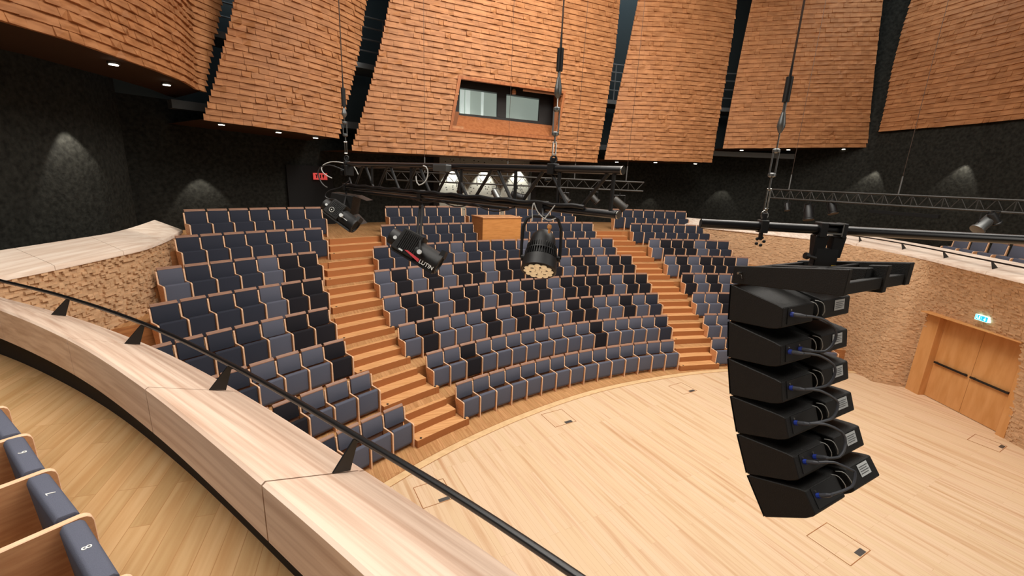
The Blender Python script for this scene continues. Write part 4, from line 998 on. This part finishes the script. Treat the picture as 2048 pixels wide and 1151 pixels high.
def profile_spot(label, p_rear, p_front, d, rad, hang, text_body=None, ring=False):
    A = at(*p_rear, d); B = at(*p_front, d*1.0); ax = (B-A).normalized(); L = (B-A).length
    t = thing('profile_spotlight', label, 'stage light', A, 'spotlights on the lighting truss')
    view = ((A+B)/2-CAM).normalized(); sd = view.cross(ax).normalized()     # across the barrel in the picture
    if sd.z < 0: sd = -sd                                                      # 'up' side of the barrel
    fw = ax.cross(sd).normalized()
    if fw.dot(view) > 0: fw = -fw                                              # towards the viewer
    T_ = lambda a, s_, f: A+ax*a+sd*s_+fw*f
    W2, H2 = rad, rad*.95
    lathe_obj([(rad*.45,-.05*L),(rad*.62,-.03*L),(rad*.62,.18*L),(rad*.5,.2*L)], A, ax, M['black'], 'lamp_cap', t)
    lathe_obj([(rad*.14,0),(rad*.14,.008)], T_(.09*L, 0, rad*.62), fw, M['label'], 'dial', t, 12)
    # lamp house: ribbed box
    mb = MB(); mb.hexa([T_(.1*L,-W2*.75,-H2),T_(.55*L,-W2*.75,-H2),T_(.55*L,-W2*.75,H2*.8),T_(.1*L,-W2*.75,H2*.8),T_(.16*L,W2*1.05,-H2),T_(.55*L,W2*1.15,-H2),T_(.55*L,W2*1.15,H2*.8),T_(.16*L,W2*1.05,H2*.8)]); mb.build('lamp_house', M['cab'], t, .01, 2)
    mb = MB()
    for k in range(9): q = (.2+.035*k)*L; mb.hexa([T_(q,-W2*.5,H2*.8),T_(q+.012*L,-W2*.5,H2*.8),T_(q+.012*L,-W2*.5,H2*.86),T_(q,-W2*.5,H2*.86),T_(q,W2*.9,H2*.8),T_(q+.012*L,W2*.9,H2*.8),T_(q+.012*L,W2*.9,H2*.86),T_(q,W2*.9,H2*.86)])
    mb.build('vent_ribs', M['black'], t)
    # lens tube
    lathe_obj([(rad*.78,.5*L),(rad*.8,.52*L),(rad*.8,.93*L),(rad*.86,.95*L),(rad*.86,L),(rad*.7,L),(rad*.66,.97*L)], A, ax, M['black'], 'lens_tube', t)
    lathe_obj([(rad*.68,.965*L),(rad*.3,.975*L)], A, ax, M['dark'], 'front_lens', t)
    mb = MB(); mb.hexa([T_(.92*L,rad*.5,-rad*.6),T_(1.02*L,rad*.5,-rad*.6),T_(1.02*L,rad*.5,rad*.6),T_(.92*L,rad*.5,rad*.6),T_(.92*L,rad*1.0,-rad*.6),T_(1.0*L,rad*1.05,-rad*.6),T_(1.0*L,rad*1.05,rad*.6),T_(.92*L,rad*1.0,rad*.6)]); mb.build('filter_holder', M['black'], t)
    # rail under the barrel
    mb = MB(); mb.hexa([T_(.1*L,-rad*.95,-.02),T_(.97*L,-rad*.95,-.02),T_(.97*L,-rad*.95,.02+rad*.3),T_(.1*L,-rad*.95,.02+rad*.3),T_(.1*L,-rad*.72,-.02),T_(.97*L,-rad*.72,-.02),T_(.97*L,-rad*.72,.02+rad*.3),T_(.1*L,-rad*.72,.02+rad*.3)]); mb.build('slide_rail', M['black'], t, .004, 1)
    if text_body:
        mb = MB(); mb.prism([T_(.36*L,-rad*.42,rad*.87), T_(.42*L,-rad*.34,rad*.87), T_(.68*L,-rad*.46,rad*.87), T_(.68*L,-rad*.7,rad*.87)], fw*.003); mb.build('red_stripe', M['red'], t)
        TX = text(text_body, rad*.42, M['white'], 'lettering', None, Matrix())
        mm = frame(T_(.83*L, -rad*.58, rad*.88), ax, sd); TX.matrix_world = mm; TX.parent = t; TX.matrix_parent_inverse = t.matrix_basis.inverted()
        mb = MB(); mb.prism([T_(.26*L,-rad*.5,rad*.87), T_(.34*L,-rad*.5,rad*.87), T_(.34*L,-rad*.62,rad*.87), T_(.26*L,-rad*.62,rad*.87)], fw*.002); mb.build('marking', M['label'], t)
    if ring:
        c = T_(.3*L, -rad*.1, rad*.82); MB().path([c+ax*(.028*math.cos(k*2*PI/18))+sd*(.028*math.sin(k*2*PI/18)) for k in range(18)], .004, 6, closed=True).build('index_ring', M['whitecable'], t); lathe_obj([(.006,0),(.006,.004)], c, fw, M['white'], 'index_dot', t, 10)
        mb = MB(); mb.prism([T_(.62*L,-rad*.05,rad*.82),T_(.8*L,-rad*.05,rad*.82),T_(.8*L,-rad*.13,rad*.82),T_(.62*L,-rad*.13,rad*.82)], fw*.003); mb.build('focus_slot', M['label'], t)
    # yoke up to the truss
    hq = along(hang[0])-Vector((0,0,TH)); H = hq-Vector((0,0,.11)); piv = T_(.52*L, 0, 0); mb = MB()
    for sgn in (-1, 1):
        e = piv+fw*(H2*1.12*sgn)+ax*(.1*L*(1 if sgn > 0 else -1)); k_ = Vector((H.x, H.y, H.z))+fw*(H2*1.0*sgn)+ax*(.08*L*(1 if sgn > 0 else -1)); mb.path([e, e.lerp(k_, .5), k_], .012, 8)
    a1 = H+fw*H2+ax*.08*L; a2 = H-fw*H2-ax*.08*L; mb.tube(a1, a2, .014, 8); mb.build('yoke', M['black'], t, smooth=True)
    lathe_obj([(.022,-.01),(.022,.015)], piv+fw*H2*1.12+ax*.1*L, fw, M['label'], 'yoke_bolt', t, 12)
    mb = MB(); mb.tube(H, hq, .012, 8); mb.box((-.03,-.035,-.045),(.03,.035,.04), frame(hq, tdir, off)); mb.build('hook_clamp', M['black'], t, .004, 1)
    return t
dS = trussd(845)*.98
profile_spot('black profile spotlight with red stripe and white lettering, hung mid-truss', (786,472), (880,528), dS, .125, (842,424), 'LUTIN')
d0 = trussd(690)*.97
profile_spot('black profile spotlight at the far left truss end, ring mark on its side', (652,408), (712,452), d0, .11, (690,385), None, True)
# barn-door lamp behind it
A = at(668, 398, d0*1.05); B = at(712, 410, d0*1.05); ax = (B-A).normalized(); sd = Vector((0,0,1)); sd = (sd-ax*sd.dot(ax)).normalized(); fw = ax.cross(sd)
t = thing('fresnel_lamp', 'black box lamp with open flap behind the far left spotlight', 'stage light', A)
mb = MB(); mb.hexa([A-fw*.11-sd*.09, A+fw*.11-sd*.09, B+fw*.13-sd*.12, B-fw*.13-sd*.12, A-fw*.11+sd*.09, A+fw*.11+sd*.09, B+fw*.13+sd*.12, B-fw*.13+sd*.12]); mb.build('lamp_house', M['cab'], t, .008, 1)
mb = MB(); mb.prism([B-fw*.13-sd*.12, B+fw*.13-sd*.12, B+fw*.1-sd*.2+ax*.14, B-fw*.1-sd*.2+ax*.14], ax*.004); mb.build('barn_door', M['black'], t); mb = MB(); mb.prism([B-fw*.13+sd*.12, B+fw*.13+sd*.12, B+fw*.1+sd*.1+ax*.16, B-fw*.1+sd*.1+ax*.16], sd*.004); mb.build('barn_door', M['black'], t)
mb = MB(); mb.tube(A.lerp(B,.5)+sd*.1, A.lerp(B,.5)+sd*.1+Vector((0,0,.12)), .012, 8); mb.build('hook', M['black'], t)
for k, x in enumerate((668, 680, 697)):
    q = along(x); o = MB().box((-.03,-.05,-.12),(.03,.05,.0), frame(q-Vector((0,0,TH*.5)), tdir, off)).build('connector_box', M['black'], None, .006, 1); tag(o, 'black connector box on the left truss end, %s from the left' % ORD[k], 'box', 'truss end connector boxes')

# ------------------------------------------------------------------ far trusses
def far_truss(label, a, b, h, n, wires, m):
    t = thing('lighting_truss', label, 'truss', (a+b)/2-Vector((0,0,h)), 'far lighting trusses')
    d = (b-a).normalized(); L = (b-a).length; o2 = Vector((-d.y, d.x, 0))*h
    for zz, oo, nm in ((0, Vector(), 'top_chord'), (-h, Vector(), 'bottom_chord'), (0, o2, 'top_chord'), (-h, o2, 'bottom_chord')):
        MB().tube(a+oo+Vector((0,0,zz)), b+oo+Vector((0,0,zz)), .025, 8).build(nm, m, t, smooth=True)
    mb = MB()
    for i in range(n):
        p0 = a+d*(L*i/n); p1 = a+d*(L*(i+1)/n)
        if i % 2: p0, p1 = p0-Vector((0,0,h)), p1
        else: p1 = p1-Vector((0,0,h))
        mb.tube(p0, p1, .011, 6)
        if i % 4 == 0: mb.tube(a+d*(L*i/n), a+d*(L*i/n)-Vector((0,0,h)), .014, 6)
    mb.build('braces', m, t)
    for f_ in wires:
        q = a+d*(L*f_); o = MB().tube(q, Vector((q.x, q.y, 15.9)), .006, 6).build('wire', M['wire'], t)
        MB().tube(q, q+Vector((0,0,.5)), .02, 6).build('chain', M['dullsteel'], t)
    return a, b, d, L
gunmetal = mat_plain('truss_grey', (40, 38, 35), .55, .2)
def far_lamp(label, u, v, d, zt, size, tilt, m):
    c = at(u, v, d); t = thing('stage_lamp', label, 'stage light', c, 'lamps on the far trusses')
    ax = Vector(tilt).normalized()
    lathe_obj([(size*.5,-size*1.1),(size*.62,-size*.9),(size*.62,size*.9),(size*.75,size),(size*.75,size*1.2),(size*.5,size*1.15)], c, ax, m, 'housing', t, 12)
    MB().path([c+Vector((-size*.8,0,0)), c+Vector((-size*.8,0,size*1.2)), c+Vector((size*.8,0,size*1.2)), c+Vector((size*.8,0,0))], .014, 6).build('yoke', M['black'], t)
    MB().tube(c+Vector((0,0,size*1.2)), Vector((c.x, c.y, max(zt, c.z+size*1.3))), .018, 6).build('hanger', M['black'], t)
dB = 14.6
a, b = at(772, 341.5, dB), at(1288, 364.5, dB); a.z = b.z = (a.z+b.z)/2
far_truss('thin grey truss beyond the black truss, over the upper seats', a, b, .29, 34, (.15, .47, .73, .93), gunmetal)
zt = a.z-.29
far_lamp('silver lamp under the middle truss before the pale wall bay', 992, 389, dB, zt, .17, (.5,-.2,-.8), M['dullsteel'])
far_lamp('black lamp under the far truss, right side of the pale wall bay', 1034, 392, dB, zt, .2, (.9,-.1,-.25), M['black'])
far_lamp('round black lamp under the far truss, left side of the pale wall bay', 921, 374, dB, zt, .16, (0,-.5,-.8), M['black'])
far_lamp('tilted grey lamp under the far truss, left of the pair', 1130, 396, dB, zt, .15, (.6,-.2,-.6), gunmetal)
far_lamp('tilted grey lamp under the far truss between two other lamps', 1187, 396, dB, zt, .17, (.6,-.2,-.6), gunmetal)
far_lamp('long grey lamp under the right end of the far truss', 1238, 407, dB*.75, zt, .17, (.8,-.1,-.6), gunmetal)
a, b = at(1543, 378, 15.0), at(2120, 404, 9.6); a.z = b.z = (a.z+b.z)/2
far_truss('long grey truss at right before the dark wall, above the parapet', a, b, .29, 40, (.09, .55), gunmetal)
zt = a.z-.29
far_lamp('leftmost small black lamp under the right-hand far truss', 1574, 413, 14.6, zt, .12, (0,-.4,-.9), M['black'])
far_lamp('large black lamp hanging low under the right-hand far truss', 1617, 424, 14.2, zt, .22, (0,-.3,-.9), M['black'])
far_lamp('black lamp under the right-hand far truss above the pipe clamp', 1664, 413, 13.8, zt, .2, (.1,-.4,-.9), M['black'])
far_lamp('silver tilted lamp under the right-hand far truss near the photo edge', 1970, 446, 10.3, zt, .2, (-.7,-.1,-.7), M['dullsteel'])
far_lamp('dark lamp beside the silver tilted one near the right edge', 1988, 436, 10.2, zt, .13, (.6,-.1,-.7), M['black'])

# dark ledge fixture on the right wall
o = MB().box((-1.2,-.08,-.14),(1.2,.08,.0), frame(at(1806, 424, 17.4), (.35,-.94,0), (.94,.35,0))).build('wall_rack', M['dark'], None, .01, 1); tag(o, 'dark shelf rack fixed to the grey wall at right', 'rack')

# ------------------------------------------------------------------ light
def area(name, loc, size, energy, rgb, target=None, sy=None, spread=PI):
    l = bpy.data.lights.new(name, 'AREA'); l.energy = energy; l.size = size; l.color = rgb; l.spread = spread
    if sy: l.shape = 'RECTANGLE'; l.size_y = sy
    o = bpy.data.objects.new(name, l); COL.objects.link(o); o.location = loc
    if target is not None: o.rotation_euler = (Vector(target)-Vector(loc)).to_track_quat('-Z', 'Y').to_euler()
    return o
WARM = (1, .94, .86)
area('stage_wash', (7.0, 5.5, 14.5), 9, 1020, WARM, (6, 6.5, 0))
area('seating_wash', (3.5, 11.0, 14.0), 8, 1450, WARM, (3, 17, 2))
area('side_fill', (-1.0, 3.5, 12.0), 5, 490, WARM, (-3, 3.5, 4))  # unseen lamp added to brighten the balcony side
area('panel_wash', (1.5, 13.0, 15.6), 4, 760, WARM, (-1, 22, 9), 2)  # unseen lamp added, grazing the shingles to bring out their relief
area('balcony_fill', (-3.5, .5, 10.5), 3, 250, WARM, (-2, 2.2, 4))  # unseen lamp added to brighten the near balcony floor
area('front_fill', (14.0, -6.0, 10.0), 8, 540, WARM, (2, 20, 8))  # unseen lamp added to light the panels from the stage side
area('right_fill', (6.0, 9.0, 13.5), 5, 320, WARM, (13.5, 12, 2))  # unseen lamp added to brighten the right parapet and wall
def spot(name, loc, target, energy, ang_, blend=.35, rgb=(1, .93, .82), rad=.05):
    l = bpy.data.lights.new(name, 'SPOT'); l.energy = energy; l.spot_size = math.radians(ang_); l.spot_blend = blend; l.color = rgb; l.shadow_soft_size = rad
    o = bpy.data.objects.new(name, l); COL.objects.link(o); o.location = loc; o.rotation_euler = (Vector(target)-Vector(loc)).to_track_quat('-Z', 'Y').to_euler()
# scallops on the dark walls
def scallop(p, apex, e, ang_=74, back=.45):
    d = Vector((p.x-CX, p.y-CY, 0)).normalized(); q = Vector((p.x, p.y, apex+.58*back/.45))-d*back
    spot('wall_wash', q, q+d*.2-Vector((0,0,1.5)), e, ang_, .3)
for x in (903, 968, 1036): scallop(on_r(x, 345, RW-.12), on_r(x, 345, RW-.12).z-.02, 620, 74, .3)
for x, y, e in ((400, 366, 130), (1440, 385, 60), (1300, 400, 30)): scallop(on_r(x, y, RW), on_r(x, y, RW).z, e)
for (px, py, az, e) in ((-10.66, 10.85, 6.62, 200), (-10.45, 7.6, 6.3, 40), (16.55, 21.35, 6.95, 110), (17.45, 18.1, 7.15, 110), (17.7, 14.5, 6.9, 60)): scallop(Vector((px, py, 0)), az, e)
# unseen cool lamps added to brighten the gaps between the panels
area('catwalk_fill', (4, 24.2, 15.5), 6, 170, (.75, .9, 1), (4, 27, 8))
area('catwalk_fill', (-9, 17.0, 15.5), 4, 220, (.75, .9, 1), (-12, 19, 8))
area('catwalk_fill', (15, 19, 15.5), 4, 120, (.75, .9, 1), (18, 24, 8))
w = bpy.data.worlds.new('World'); S.world = w; w.use_nodes = True
w.node_tree.nodes['Background'].inputs[0].default_value = (1, .9, .8, 1); w.node_tree.nodes['Background'].inputs[1].default_value = .06

# ------------------------------------------------------------------ camera
cam = bpy.data.cameras.new('Camera'); cam.lens = F*36/2048; cam.sensor_width = 36; cam.clip_start = .05; cam.clip_end = 200
co = bpy.data.objects.new('Camera', cam); COL.objects.link(co)
mw = Matrix((_r, _u, -_f)).transposed().to_4x4(); mw.translation = CAM; co.matrix_world = mw
S.camera = co
S.view_settings.view_transform = 'Standard'; S.view_settings.look = 'None'; S.view_settings.exposure = 0.0
